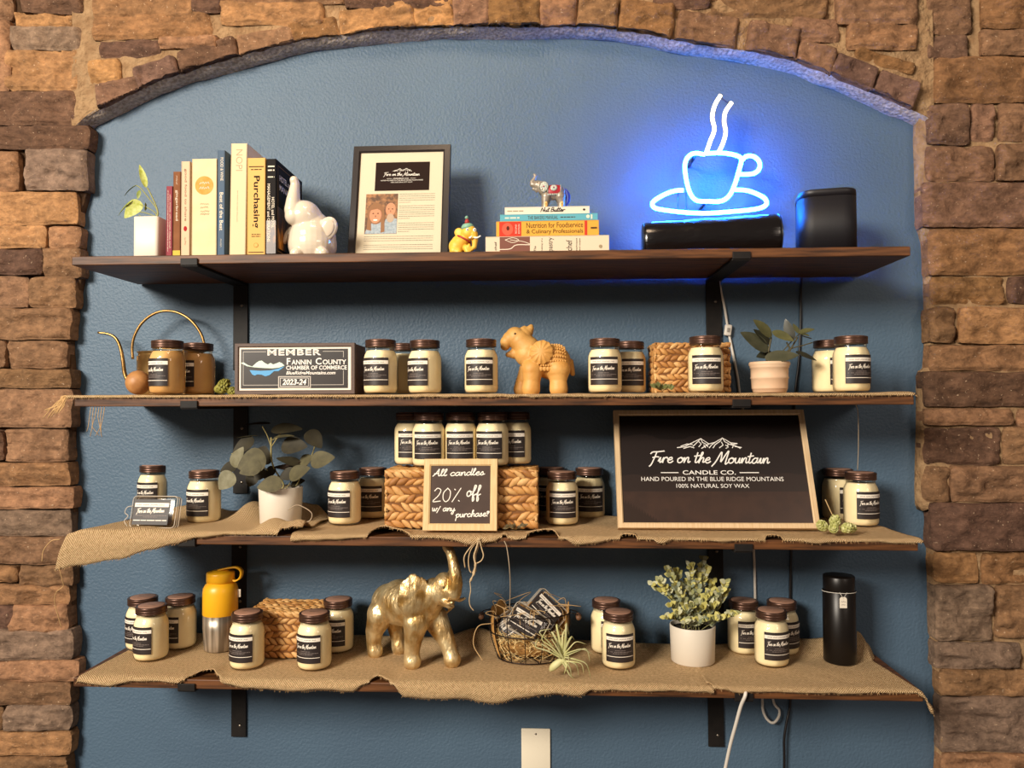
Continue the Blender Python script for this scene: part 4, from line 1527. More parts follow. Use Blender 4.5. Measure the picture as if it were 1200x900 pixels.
# carved saddle cloth with dotted rows and a scalloped hem
bl = MB()
R = .0475
for v in range(7):
    for u in range(11):
        for s in (1, -1):
            a = .30 + v * .25
            xx = .004 + u * .0058
            rr = .0446 - .010 * max(0, (xx - .045) / .02) ** 2
            bl.add(ellipsoid((xx, -s * rr * math.sin(a), .0785 + rr * math.cos(a)), (.0029, .0022, .0029), 8, 6))
for u in range(8):
    for s in (1, -1):
        a = 1.98
        xx = .004 + u * .0083
        rr = .0450 - .010 * max(0, (xx - .045) / .02) ** 2
        bl.add(ellipsoid((xx, -s * rr * math.sin(a), .0785 + rr * math.cos(a)), (.0052, .0030, .0062), 10, 8))
bl.build('saddle_blanket', TANR, te)
for s in (1, -1):
    MB().add(ellipsoid((-.057, s * .0230, .147), (.0030, .0022, .0028), 10, 8)).build('eye', mat('eye_brown', '#4a2f14', .4), te)
te.scale = (1.0, 1.0, .985)

# white seated elephant on the top shelf
q = at(365, 300, -.24)
ch = [
    [(.0, .004, .034, .0565), (.0, .004, .050, .0545), (.0, .002, .074, .043)],
    [(-.010, -.008, .094, .038), (-.014, -.012, .101, .0375)],
    [(-.032, -.026, .098, .0235), (-.036, -.030, .112, .0195), (-.035, -.031, .134, .0160), (-.032, -.031, .158, .0125), (-.030, -.031, .174, .0105), (-.032, -.034, .182, .0100)],
    [(-.022, -.040, .006, .0150), (-.024, -.0425, .005, .0145)],
    [(.034, -.034, .006, .0150), (.036, -.0365, .005, .0145)],
]
wv = organic(ch, discs=[((.044, -.024, .067), (.0225, .0085, .030), (math.radians(8), math.radians(22), math.radians(8))), ((-.058, .0, .058), (.008, .010, .024), (0, math.radians(22), 0))], voxel=.0016, smooth=10)
V, F = wv
V = [(x, y, max(z, 0.0)) for x, y, z in V]
# hollow the visible ear a little
te = thing('elephant_figurine', 'white ceramic seated elephant with its trunk up, between the books and the black frame', 'figurine', (q.x, -.235, shz(0, q.x)), (0, 0, 0))
b_ = MB().add((V, F))
b_.build('body', CERAM, te)
MB().add(ellipsoid((.0450, -.0305, .067), (.0150, .0030, .0220), 20, 12, (math.radians(8), math.radians(22), math.radians(8)))).build('inner_ear', mat('ceramic_ear_inside', '#d9c8b4', .2, coat=.4), te)
te.scale = (1.02, 1.02, .99)

# small yellow circus elephant
YEL = mat('yellow_painted_resin', '#e5ae31', 0.5, col2='#efc04a', nscale=60, bump=.2, bscale=200)
q = at(545, 298, -.245)
ch = [
    [(-.016, .0, .022, .021), (-.012, .0, .030, .019), (.0, -.002, .038, .015)],
    [(-.022, -.010, .010, .012), (-.012, -.016, .006, .008)],
    [(.006, -.012, .016, .008), (.010, -.014, .005, .007)],
    [(.004, .008, .016, .008), (.006, .010, .005, .007)],
    [(.010, -.004, .052, .0175), (.013, -.005, .056, .0155)],
    [(.022, -.009, .048, .011), (.026, -.012, .034, .0075), (.025, -.013, .018, .0055), (.018, -.015, .012, .0045), (.012, -.017, .018, .0040), (.013, -.017, .022, .0035)],
]
yv = organic(ch, discs=[((-.013, -.004, .055), (.011, .0035, .0105), (0, 0, math.radians(-15)))], voxel=.0011, smooth=4)
te = thing('elephant_figurine', 'small yellow elephant figurine in a party hat beside the pile of books', 'figurine', (q.x - .001, -.25, shz(0, q.x)))
V, F = yv
MB().add(([(x, y, max(0, z)) for x, y, z in V], F)).build('body', YEL, te)
TEAL = mat('teal_paint', '#7fae94', .5)
RED = mat('red_paint', '#a82e2b', .5)
h = MB().add(lathe([(0.0155, -.004), (.0150, .003), (.011, .008), (.0055, .0095)], 22), 0)
h.add(lathe([(.0065, .009), (.0048, .017), (.0018, .021)], 18), 1)
h.add(ellipsoid((0, 0, .024), (.0042, .0042, .0042), 12, 8), 0)
hat = h.build('party_hat', [TEAL, RED], te)
hat.location = (.0085, -.004, .0655)
hat.rotation_euler = (0, math.radians(-6), 0)
cl = [(-.0005 + .0165 * math.cos(a) * .9, -.004 + .015 * math.sin(a), .038 - .008 * math.cos(a)) for a in [2 * PI * k / 24 for k in range(24)]]
MB().add(tube(cl, .0024, 8, closed=True)).build('collar', RED, te)
for sx_, s_ in ((.0095, -.0195), (.026, -.017)):
    e = MB().add(ellipsoid((sx_, s_, .057), (.0042, .0022, .0045), 12, 8), 0).add(ellipsoid((sx_ + .0005, s_ - .0022, .057), (.0016, .0009, .0018), 10, 6), 1).build('eye', [EYEW, EYE], te)
for dx in (-.006, .010):
    MB().add(tube(catmull([(.018 + dx * .6, -.018, .039), (.023 + dx, -.025, .037), (.028 + dx * 1.3, -.027, .041)], 5), [.0026 - .0001 * k for k in range(11)], 8)).build('tusk', EYEW, te)

# silver painted elephant on the book pile
SILV = mat('silver_paint', '#8d8275', 0.38, metal=.35, col2='#a59a8b', nscale=60)
q = at(642, 240, -.20)
ch = [
    [(.022, 0, .046, .0175), (.010, 0, .047, .018), (-.006, 0, .050, .0155), (-.018, 0, .058, .012)],
    [(-.008, -.008, .036, .012), (-.010, -.009, .018, .0078), (-.010, -.009, .006, .0078)],
    [(-.008, .008, .036, .012), (-.012, .009, .018, .0075), (-.013, .009, .006, .0075)],
    [(.026, -.008, .036, .013), (.028, -.009, .018, .0078), (.028, -.009, .006, .0078)],
    [(.026, .008, .036, .013), (.027, .009, .018, .0075), (.026, .009, .006, .0075)],
    [(-.018, 0, .062, .0135), (-.028, 0, .066, .0115)],
    [(-.033, 0, .067, .009), (-.041, 0, .068, .0062), (-.042, 0, .074, .0052), (-.036, 0, .082, .0045), (-.033, 0, .089, .0038), (-.036, 0, .092, .0034)],
    [(-.030, 0, .056, .007), (-.039, 0, .0575, .003)],
]
sv = organic(ch, voxel=.0011, smooth=4)
te = thing('elephant_figurine', 'small silver elephant figurine with a red saddle blanket, on top of the flat book pile', 'figurine', (q.x + .004, -.20, PILE_TOP))
MB().add(sv).build('body', SILV, te)
EARW = mat('mosaic_white', '#c9c3b4', .4, col2='#8fa39b', nscale=300, lo=.45, hi=.55)
REDP = mat('saddle_red', '#a3202c', .45)
for s in (1, -1):
    e = MB().add(ellipsoid((-.0135, -s * .0165, .0575), (.0115, .0035, .0125), 24, 10, (0, 0, s * math.radians(-14))), 0)
    for k in range(8):
        a = 2 * PI * k / 8
        e.add(ellipsoid((-.0135 + .0066 * math.cos(a), -s * (.0200 - .0016 * math.cos(a)), .0575 + .0072 * math.sin(a)), (.0014, .0008, .0028), 8, 6, (0, -a + PI / 2, 0)), 2)
    e.add(ellipsoid((-.0135, -s * .0203, .0575), (.0022, .0012, .0022), 10, 6), 1)
    e.add(tube([(-.0135 + .0117 * math.cos(2 * PI * k / 28), -s * (.0165 - .0028 * math.cos(2 * PI * k / 28)), .0575 + .0127 * math.sin(2 * PI * k / 28)) for k in range(28)], .0011, 6, closed=True), 3)
    e.build('ear', [EARW, REDP, mat('mosaic_ivory', '#ece4d2', .4), SILV], te)
sb = MB().add(grid(lambda u, v: (-.004 + .031 * u, (.0195 - .002 * (2 * u - 1) ** 2) * math.sin((v - .5) * 3.9), .0465 + (.0195 - .002 * (2 * u - 1) ** 2) * math.cos((v - .5) * 3.9)), 10, 20), 0)
for s in (1, -1):
    sb.add(ellipsoid((.0105, -s * .0178, .0545), (.0085, .0022, .0085), 20, 8, (s * math.radians(-22), 0, 0)), 1)
    sb.add(ellipsoid((.0105, -s * .0198, .0550), (.0022, .0012, .0022), 10, 6), 2)
    for k in range(9):
        sb.add(ellipsoid((-.0035 + .0036 * k, -s * .0190, .0385), (.0017, .0010, .0024), 8, 6), 1)
    for x_ in (-.004, .027):
        sb.add(tube([(x_, -s * (.0195 - .001) * math.sin(t), .0465 + .019 * math.cos(t)) for t in [k * .2 for k in range(10)]], .0009, 6), 1)
sb.build('saddle_blanket', [REDP, EARW, mat('saddle_jewel', '#7c1f3a', .3)], te)
for x_, z_ in ((-.0115, .016), (.0265, .016)):
    for s in (1, -1):
        MB().add(ellipsoid((x_ + .003, -s * .0165, z_), (.0042, .0016, .0075), 14, 8), 0).add(ellipsoid((x_ + .003, -s * .0180, z_), (.0012, .0008, .0018), 8, 6), 1).build('leg_medallion', [mat('medallion_ochre', '#d6a862', .45), mat('medallion_brown', '#7c5428', .5)], te)
MB().add(tube(catmull([(.037, 0, .055), (.043, -.002, .042), (.044, -.003, .028), (.040, -.004, .013)], 6), [.0035, .004, .0045, .005, .0055, .006, .0062, .0064, .0064, .0062, .006, .0058, .0055, .005, .0045, .004, .003, .002, .001], 10)).build('tail', mat('tail_blue', '#26358f', .45), te)
for s in (1, -1):
    MB().add(ellipsoid((-.029, -s * .0108, .070), (.0013, .0009, .0013), 8, 6)).build('eye', EYE, te)
# ------------------------------------------------------------------ framed things
def plane_frame(tl, tr, bl, br, Yb, Yt):
    """local frame of a leaning rectangle from its four photo corners; Yb / Yt depth of its foot and its head"""
    BL, BR = at(bl[0], bl[1], Yb), at(br[0], br[1], Yb)
    TL, TR = at(tl[0], tl[1], Yt), at(tr[0], tr[1], Yt)
    w = ((BR - BL).length + (TR - TL).length) / 2
    mid_b, mid_t = (BL + BR) / 2, (TL + TR) / 2
    h = (mid_t - mid_b).length
    lean = math.atan2(mid_t.y - mid_b.y, mid_t.z - mid_b.z)
    return mid_b, w, h, lean


def frame_sides(w, h, fw, th, bev=.0012):
    """mitred picture frame, local xz, front at y=0, thickness backwards"""
    mb = MB()
    o = [(-w / 2, 0), (w / 2, 0), (w / 2, h), (-w / 2, h)]
    i = [(-w / 2 + fw, fw), (w / 2 - fw, fw), (w / 2 - fw, h - fw), (-w / 2 + fw, h - fw)]
    for k in range(4):
        k2 = (k + 1) % 4
        prof = [(0.0, th), (0.0, .002), (.06, 0.0), (.8, 0.0), (1.0, .0025), (1.0, th)]
        V, F = [], []
        for t, y in prof:
            for a, b in ((o[k], i[k]), (o[k2], i[k2])):
                V.append((a[0] + (b[0] - a[0]) * t, y, a[1] + (b[1] - a[1]) * t))
        n = len(prof)
        for j in range(n):
            j2 = (j + 1) % n
            F.append((2 * j, 2 * j + 1, 2 * j2 + 1, 2 * j2))
        mb.add((V, F), 0, False)
    return mb


def mountains(cx, z, w, h, lw):
    """line drawing of two peaks"""
    mb = MB()
    L = [[(-.50, .12), (-.38, .20), (-.30, .45), (-.12, .95), (.0, .45), (.10, .60), (.22, 1.0), (.34, .55), (.44, .48)], [(-.44, .25), (-.34, .45), (-.26, .40)], [(-.12, .95), (-.10, .6), (-.04, .4), (-.02, .2)],
         [(-.12, .95), (-.2, .5), (-.25, .25)], [(-.16, .7), (-.12, .45), (-.16, .2)], [(-.40, .05), (-.30, .22), (-.24, .10)], [(0, .45), (-.12, .05)], [(.22, 1.0), (.18, .7), (.10, .4), (.06, .1)], [(.22, 1.0), (.25, .65), (.30, .5), (.29, .25)],
         [(.2, .6), (.22, .35), (.16, .1)], [(.34, .55), (.38, .3), (.36, .1)], [(.10, .6), (.04, .35), (.0, .1)], [(.30, .45), (.42, .25), (.48, .05)], [(.26, .35), (.3, .15), (.26, .05)], [(-.08, .35), (-.06, .12)], [(.44, .48), (.36, .38)], [(.40, .22), (.50, .12)]]
    for s in L:
        mb.add(ribbon([(cx + a * w, z + b * h) for a, b in s], lw))
    return mb.V, mb.F


SIGNW = mat('sign_lettering_white', '#efe9e0', .5)


def brand(w, cx, cz, line=1.0):
    """the white candle-company lettering, w = width of the script line, centred at (cx, cz)"""
    u = w / 415.0
    out = [mountains(cx, cz + 46 * u, 220 * u, 40 * u, 2.6 * u * line), script('Fire on the Mountain', cx - 208 * u, cz - 3 * u, 405 * u, 19 * u, 3.7 * u * line, slant=.30, lift=-4 * u),
           ctext('CANDLE CO.', cx - 8 * u, cz - 39 * u, 180 * u, 15 * u, offset=.012), rect(cx - 172 * u, cx - 112 * u, cz - 41 * u, cz - 38 * u), rect(cx + 95 * u, cx + 160 * u, cz - 41 * u, cz - 38 * u),
           ctext('HAND POURED IN THE BLUE RIDGE MOUNTAINS', cx, cz - 62 * u, 480 * u, 15 * u), ctext('100% NATURAL SOY WAX', cx, cz - 86 * u, 245 * u, 14 * u)]
    return out


# black frame on the top shelf
mid, w, h, lean = plane_frame((405, 169), (523, 171), (407, 302), (524, 302), -.195, -.13)
mid = Vector((mid.x, mid.y, shz(0, mid.x) + .001))
TLp = at(464, 170, -.13)
h = math.hypot(TLp.z - mid.z, .065)
lean = math.atan2(.065, TLp.z - mid.z)
w = 118.5 / ppm(-.16)
t = thing('picture_frame', 'black picture frame holding a printed page with a couple portrait', 'picture frame', mid, (-lean, 0, 0))
FRB = mat('black_frame_wood', '#1f1715', .35, coat=.2)
frame_sides(w, h, .0185, .016).build('frame', FRB, t)
PAPER = mat('print_paper', '#d6c9b2', .8, spec=.1)
pg = MB()
iw, ih = w - .033, h - .033
pg.add(rect(-iw / 2, iw / 2, .016, h - .016, .005), 0, False)
pmats = [PAPER, mat('print_dark_brown', '#2a1c18', .8, spec=.1), SIGNW, mat('print_grey', '#7c7368', .8, spec=.1), mat('photo_foliage', '#5b3d28', .6, col2='#a9764a', nscale=90, lo=.4, hi=.65), mat('photo_skin', '#c58a66', .6), mat('photo_hair', '#8c5f38', .6),
         mat('photo_shirt', '#a9b4bd', .6, col2='#8d9aa6', nscale=200), mat('photo_beard', '#b59c86', .6), mat('photo_skin_shade', '#9b6347', .6)]
X0, Z1 = -iw / 2, h - .016


def fx(a):
    return X0 + iw * a


def fz(b):
    return Z1 - ih * b


# black banner
pg.add(rect(fx(.195), fx(.835), fz(.385), fz(.105), .0047), 1, False)
for vf in brand(iw * .43, fx(.51), fz(.235), 1.2):
    pg.add(shift(vf, dy=.0044), 2, False)
# portrait of a woman with long hair and a bearded man
pg.add(rect(fx(.10), fx(.475), fz(.80), fz(.415), .0047), 4, False)
u = iw
ov = lambda cx, cz, rx, rz, m, y: pg.add(disc(fx(cx), fz(cz), rx * u, rz * u, y, 28), m, False)
pg.add(poly([(fx(.30), fz(.798)), (fx(.473), fz(.798)), (fx(.473), fz(.66)), (fx(.42), fz(.645)), (fx(.34), fz(.66))], .0045), 7, False)
ov(.395, .570, .062, .088, 9, .0045)
ov(.395, .565, .057, .082, 5, .0044)
ov(.395, .650, .043, .055, 8, .0043)
for dx in (-.022, .022):
    ov(.395 + dx, .563, .009, .005, 1, .0041)
ov(.395, .585, .007, .012, 9, .0041)
pg.add(poly([(fx(.105), fz(.798)), (fx(.40), fz(.798)), (fx(.35), fz(.70)), (fx(.29), fz(.68)), (fx(.19), fz(.69)), (fx(.13), fz(.74))], .0042), 7, False)
ov(.225, .605, .100, .135, 6, .0041)
pg.add(poly([(fx(.285), fz(.58)), (fx(.325), fz(.60)), (fx(.335), fz(.78)), (fx(.29), fz(.79))], .0040), 6, False)
pg.add(poly([(fx(.135), fz(.60)), (fx(.165), fz(.60)), (fx(.18), fz(.77)), (fx(.125), fz(.76))], .0040), 6, False)
ov(.222, .620, .074, .104, 9, .00395)
ov(.220, .622, .068, .098, 5, .0039)
pg.add(poly([(fx(.15), fz(.575)), (fx(.17), fz(.53)), (fx(.225), fz(.51)), (fx(.28), fz(.535)), (fx(.297), fz(.585)), (fx(.24), fz(.56))], .0038), 6, False)
for dx in (-.028, .028):
    ov(.222 + dx, .605, .010, .006, 1, .0037)
ov(.222, .632, .008, .014, 9, .0037)
ov(.222, .668, .026, .010, 2, .0037)
for k, b in enumerate([.42, .44, .46, .48, .50] + [.535, .555, .575, .595, .615, .635, .655] + [.70, .72, .74, .76, .78]):
    pg.add(shift(dashes(fx(.49), fx(.905 if k not in (4, 11, 16) else .62), fz(b), .0011, k), dy=.0046), 3, False)
for k, b in enumerate([.825, .845, .865, .905, .925, .945]):
    pg.add(shift(dashes(fx(.10), fx(.90), fz(b), .0011, 40 + k), dy=.0046), 3, False)
pg.build('printed_page', pmats, t)
MB().add(rect(-iw / 2, iw / 2, .016, h - .016, .0022), 0, False).build('glazing', clear_mat('picture_glass', '#fdfdfb', .015, .02), t)
MB().add(box(w - .01, .004, h - .01, c=(0, .014, h / 2)), smooth=False).build('back_board', mat('brown_board', '#5c4632', .9), t)

# big black candle-company sign leaning on the third shelf
PINE = mat('pale_pine', '#d8bc95', .55, col2='#c9a97e', nscale=8, stretch=(30, 30, 2), bump=.15, bscale=60)
yb = on_shelf(2, 842, 619).y
mid, w, h, lean = plane_frame((718, 481), (935, 479), (727, 613), (958, 617), -.225, -.115)
w = 231 / ppm(-.225)
zbase = shz(2, mid.x) + LIFT + .006
top = at(827, 480, -.115)
h = math.hypot(top.z - zbase, .11)
lean = math.atan2(.11, top.z - zbase)
midx = at(842.5, 615, -.225).x
t = thing('company_sign', 'large black sign in a pale wooden frame leaning on the third shelf', 'sign', (midx, -.225, zbase), (-lean, 0, 0))
frame_sides(w, h, .0135, .018).build('frame', PINE, t)
sg = MB()
iw, ih = w - .022, h - .022
sg.add(rect(-iw / 2, iw / 2, .011, h - .011, .0055), 0, False)
smats = [mat('sign_black', '#17110f', .32), mat('sign_haze_dark', '#221a18', .32), mat('sign_haze_mid', '#2c211d', .32), mat('sign_meadow', '#3d2b23', .32, col2='#352620', nscale=30), mat('sign_trees', '#2c1f19', .32), SIGNW]


def ridge(b0, amp, seed, z0, n=60, f=5):
    pts = [(-iw / 2 + iw * k / n, .011 + ih * (b0 + amp * noise.fractal(Vector((k * f / n, seed, 0)), .8, 2.2, 3))) for k in range(n + 1)]
    return pts + [(iw / 2, .011 + ih * z0), (-iw / 2, .011 + ih * z0)]


def strip(top, z0):
    V, F = [], []
    for x, z in top:
        V += [(x, 0, z0), (x, 0, z)]
    for k in range(len(top) - 1):
        F.append((2 * k, 2 * k + 2, 2 * k + 3, 2 * k + 1))
    return V, F


sg.add(shift(strip(ridge(.78, .05, 1, 0)[:61], .011), dy=.0053), 1, False)
sg.add(shift(strip(ridge(.44, .04, 2, 0)[:61], .011), dy=.0051), 2, False)
sg.add(shift(strip([(-iw / 2, .011 + ih * .285), (iw / 2, .011 + ih * .285)], .011), dy=.0049), 3, False)
tr = []
for k in range(60):
    a = k / 59
    e = .17 * (1 - a * 2.3) + .02
    tr.append((-iw / 2 + iw * a * .42, .011 + ih * max(.002, e + (.05 if k % 2 else 0) * (1 - a))))
sg.add(shift(strip(tr, .011), dy=.0047), 4, False)
for vf in brand(iw * .655, iw * -.01, .011 + ih * .555, 1.15):
    sg.add(shift(vf, dy=.0044), 5, False)
sg.build('printed_panel', smats, t)

# chalk sign
mid, w, h, lean = plane_frame((497, 538), (582.5, 537), (494, 624), (583, 624), -.282, -.252)
w = 87.5 / ppm(-.27)
zbase = shz(2, mid.x) + .012
top = at(540, 537.5, -.252)
h = math.hypot(top.z - zbase, .03)
t = thing('chalk_sign', 'small chalkboard sign offering 20% off candles, leaning on the wide wicker box', 'sign', (at(538.5, 624, -.282).x, -.282, zbase), (-math.atan2(.03, top.z - zbase), 0, 0))
LPINE = mat('light_pine', '#e0bf8c', .55, col2='#d3ae78', nscale=8, stretch=(30, 30, 3))
frame_sides(w, h, .0165, .014).build('frame', LPINE, t)
CHK = mat('chalkboard_brown', '#3f2d24', .7, col2='#463329', nscale=25)
cb = MB().add(rect(-w / 2 + .014, w / 2 - .014, .014, h - .014, .004), 0, False)
CW = mat('chalk_white', '#f1e9dc', .8)
a0, a1 = -w / 2 + .020, w / 2 - .019
sw_ = a1 - a0
for vf in (script('All candles', a0 + .001, h * .755, sw_ * .90, .0078, .0022, .2, lift=.003), script('20%', a0 + .001, h * .40, sw_ * .50, .0155, .0020, .12), script('off', a0 + sw_ * .60, h * .475, sw_ * .24, .0125, .0026, .15),
           script('w/ any', a0 + .001, h * .27, sw_ * .40, .0072, .0020, .15), script('purchase!', a0 + sw_ * .42, h * .185, sw_ * .57, .0074, .0021, .15, lift=.003)):
    cb.add(shift(vf, dy=.0036), 1, False)
cb.build('chalkboard', [CHK, CW], t)

# MEMBER plaque on its block
Yp = -.225
w = 144.5 / ppm(Yp)
c = at(345, 461, Yp)
zp = shz(1, c.x) + LIFT
h = at(345, 402, Yp - .0).z - zp
t = thing('member_plaque', 'framed chamber of commerce MEMBER plaque on a wooden block on the second shelf', 'plaque', (c.x, Yp, zp), (0, 0, math.radians(1.0)))
fb = frame_sides(w, h, .0095, .012)
fb.build('frame', mat('weathered_frame', '#5e4a40', .6, col2='#54423a', nscale=20, stretch=(2, 2, 20)), t)
MB().add(box(w * .985, .105, h * .985, .002, c=(.002, .012 + .053, h * .985 / 2)), smooth=False).build('block', mat('block_wood', '#553a2a', .7, col2='#6a4a35', nscale=10, stretch=(3, 3, 20)), t)
MB().add(box(w * .86, .03, .004, .001, c=(0, .07, h + .0005)), smooth=False).build('top_strip', mat('raw_wood_strip', '#c8a87c', .6), t)
pl = MB()
iw, ih = w - .017, h - .017
pl.add(rect(-iw / 2, iw / 2, .0085, h - .0085, .004), 0, False)
pm = [mat('plaque_cream', '#efe4d2', .5), mat('plaque_black', '#241c19', .35), SIGNW, mat('logo_mint', '#cfe3d2', .5), mat('logo_blue', '#4d9bd0', .5), mat('plaque_silver', '#b8b0a6', .4)]
qx0, qx1, qz0, qz1 = -iw / 2 + .0055, iw / 2 - .0085, .0085 + .0055, h - .0085 - .0055
pl.add(rect(qx0, qx1, qz0, qz1, .0035), 1, False)
QW, QH = qx1 - qx0, qz1 - qz0
X = lambda a: qx0 + QW * a
Z = lambda b: qz1 - QH * b
pl.add(shift(ring_rect(X(.02), X(.96), Z(.92), Z(.06), .0012), dy=.0032), 5, False)
pl.add(rect(X(.235), X(.765), Z(.16), Z(-.0), .0030), 1, False)
pl.add(shift(ctext('MEMBER', X(.5), Z(.085), QW * .50, QH * .155, offset=.03, spacing=1.15), dy=.0026), 2, False)
pl.add(shift(ctext('MEMBER', X(.5), Z(.085), QW * .485, QH * .10, offset=-.012, spacing=1.15), dy=.0024), 5, False)
pl.add(rect(X(.42), X(.995), Z(.55), Z(.22), .0030), 1, False)
pl.add(shift(text('F', None, QH * .17, offset=.02), X(.43), .0026, Z(.40)), 2, False)
pl.add(shift(text('ANNIN', QW * .185, QH * .125, offset=.02), X(.475), .0026, Z(.40)), 2, False)
pl.add(shift(text('C', None, QH * .17, offset=.02), X(.70), .0026, Z(.40)), 2, False)
pl.add(shift(text('OUNTY', QW * .22, QH * .125, offset=.02), X(.765), .0026, Z(.40)), 2, False)
pl.add(shift(text('CHAMBER OF COMMERCE', QW * .565, QH * .105, offset=.02), X(.425), .0026, Z(.53)), 2, False)
pl.add(shift(text('BlueRidgeMountains.com', QW * .46, QH * .11, offset=.02, shear=.25), X(.425), .0026, Z(.675)), 2, False)
pl.add(rect(X(.35), X(.655), Z(.995), Z(.69), .0029), 5, False)
pl.add(rect(X(.36), X(.645), Z(.97), Z(.715), .0027), 1, False)
pl.add(shift(ring_rect(X(.37), X(.635), Z(.95), Z(.735), .0009), dy=.0025), 2, False)
pl.add(shift(ctext('2023-24', X(.502), Z(.84), QW * .225, QH * .15, offset=.03, shear=.2), dy=.0024), 2, False)
mint = [(.0, .35), (.03, .33), (.08, .40), (.13, .44), (.18, .34), (.21, .30), (.24, .29), (.28, .36), (.31, .39), (.34, .35), (.37, .39), (.41, .36), (.44, .33), (.47, .36), (.50, .42), (.44, .47), (.36, .49), (.26, .48), (.15, .46), (.07, .43)]
pl.add(poly([(X(a * .82), Z(b)) for a, b in mint], .0028), 3, False)
blue = [(.10, .53), (.22, .55), (.34, .54), (.42, .50), (.50, .44), (.46, .51), (.43, .56), (.38, .56), (.33, .66), (.28, .69), (.24, .65), (.19, .64), (.16, .67), (.13, .64)]
pl.add(poly([(X(a * .82), Z(b)) for a, b in blue], .0028), 4, False)
pl.build('plaque_face', pm, t)

# ------------------------------------------------------------------ neon cup, black roll, speaker
YN = -.095
NEON = emit_mat('neon_blue_white', (0.007, 0.17, 1.0, 1), 230.0)
NEONW = emit_mat('neon_warm_white', (1.0, 0.80, 0.50, 1), 2.6)
BASEB = mat('neon_backing', '#1b2450', .4)


def nz(pts):
    return [at(x / 3.158 + 720, y / 3.158 + 90, YN) for x, y in pts]


o0 = at(848, 200, YN)
t = thing('neon_sign', 'glowing neon coffee cup sign on the wall above the black roll', 'neon sign', o0)
strokes = [('steam', [(393, 68), (372, 105), (362, 150), (370, 195), (354, 240), (338, 288)], NEONW), ('steam', [(434, 95), (411, 130), (406, 168), (412, 205), (402, 245), (388, 275)], NEONW),
           ('cup', [(335, 288), (300, 283), (275, 294), (261, 325), (266, 380), (281, 432), (305, 458), (350, 461), (395, 460), (425, 440), (445, 400), (460, 350), (470, 310), (462, 296), (430, 286), (388, 282), (345, 284)], NEON),
           ('handle', [(471, 310), (490, 294), (517, 296), (536, 315), (536, 340), (518, 357), (490, 361), (466, 361)], NEON),
           ('saucer', [(255, 420), (225, 422), (185, 436), (146, 460), (142, 478), (160, 489), (220, 498), (290, 504), (350, 505), (420, 500), (500, 493), (545, 484), (563, 470), (556, 450), (528, 434), (490, 421), (448, 418)], NEON)]
for nm_, s, m in strokes:
    P = [q - o0 for q in nz(s)]
    Q = catmull(P, 6)
    MB().add(tube(Q, .0051, 10)).build(nm_, m, t)
bk_ = MB()
for nm_, s, m in strokes:
    P = [q - o0 + Vector((0, .008, 0)) for q in nz(s)]
    bk_.add(tube(catmull(P, 5), .0048, 6))
P = [q - o0 + Vector((0, .004, 0)) for q in nz([(393, 72), (415, 90), (434, 97)])]
bk_.add(tube(P, .002, 6))
bk_.build('tube_backing', BASEB, t)
for x_ in (238, 268):
    a, b = nz([(x_, 425)])[0] - o0, nz([(x_, 495)])[0] - o0
    MB().add(tube([a + Vector((0, .012, 0)), b + Vector((0, .012, 0))], .0016, 6)).build('support_rod', mat('rod_dark', '#161a2c', .3), t)
for x_, y_ in ((345, 455), (300, 290)):
    a = nz([(x_, y_)])[0] - o0
    MB().add(tube([a + Vector((0, .006, 0)), a + Vector((0, -YN - .001, 0))], .004, 10)).build('wall_standoff', mat('rod_dark', '#161a2c', .3), t)

VINYL = mat('black_vinyl', '#0e0b0c', .22, coat=.4, bump=.5, bscale=28, bstretch=(1, 3, 3), bdist=.004)
Yr = -.19
rr = 23.5 / ppm(Yr)
a, b = at(752, 271, Yr), at(912, 269, Yr)
L = (b - a).length
mid = (a + b) / 2
t = thing('black_roll', 'glossy black vinyl roll lying under the neon cup', 'roll', (mid.x, Yr, shz(0, mid.x) + rr * .94), (0, -math.atan2(b.z - a.z + .006, L), math.radians(-3)))
prof = [(0, -L / 2), (rr * .55, -L / 2), (rr * .86, -L / 2 + .001), (rr * .96, -L / 2 + .005), (rr, -L / 2 + .012)] + [(rr * (1 + .012 * math.sin(k * 1.3)), -L / 2 + .012 + (L - .024) * k / 14) for k in range(1, 14)] + [(rr, L / 2 - .012), (rr * .96, L / 2 - .005), (rr * .86, L / 2 - .001), (rr * .55, L / 2), (0, L / 2)]
V, F = lathe(prof, 40)
V = [(z, x * (1 + .16 * z / L), max(y * (1 + .16 * z / L) , -rr * .93)) for x, y, z in V]
MB().add((V, F)).build('vinyl_cover', VINYL, t)
for s in (-1, 1):
    MB().add(tube([(s * (L / 2 - .004), rr * (.97 + .078 * s) * math.cos(2 * PI * k / 36), max(rr * (.97 + .078 * s) * math.sin(2 * PI * k / 36), -rr * .92)) for k in range(36)], .0016, 6, closed=True)).build('piping', mat('black_piping', '#19161a', .3), t)

# speaker
Ys = -.165
c = at(967.5, 289, Ys)
ws, hs = 69 / ppm(Ys), (at(967, 222, Ys - .05).z - shz(0, c.x))
SPK = mat('speaker_mesh_black', '#141217', .55, bump=.5, bscale=900, bdist=.0008)
SPT = mat('speaker_matte_top', '#19161a', .45)


def rsq(n, hw, r, z):
    out = []
    for cx_, cy_, a0_ in ((hw - r, hw - r, 0), (-hw + r, hw - r, 90), (-hw + r, -hw + r, 180), (hw - r, -hw + r, 270)):
        for k in range(n):
            a = math.radians(a0_ + 90 * k / (n - 1))
            out.append((cx_ + r * math.cos(a), cy_ + r * math.sin(a), z))
    return out


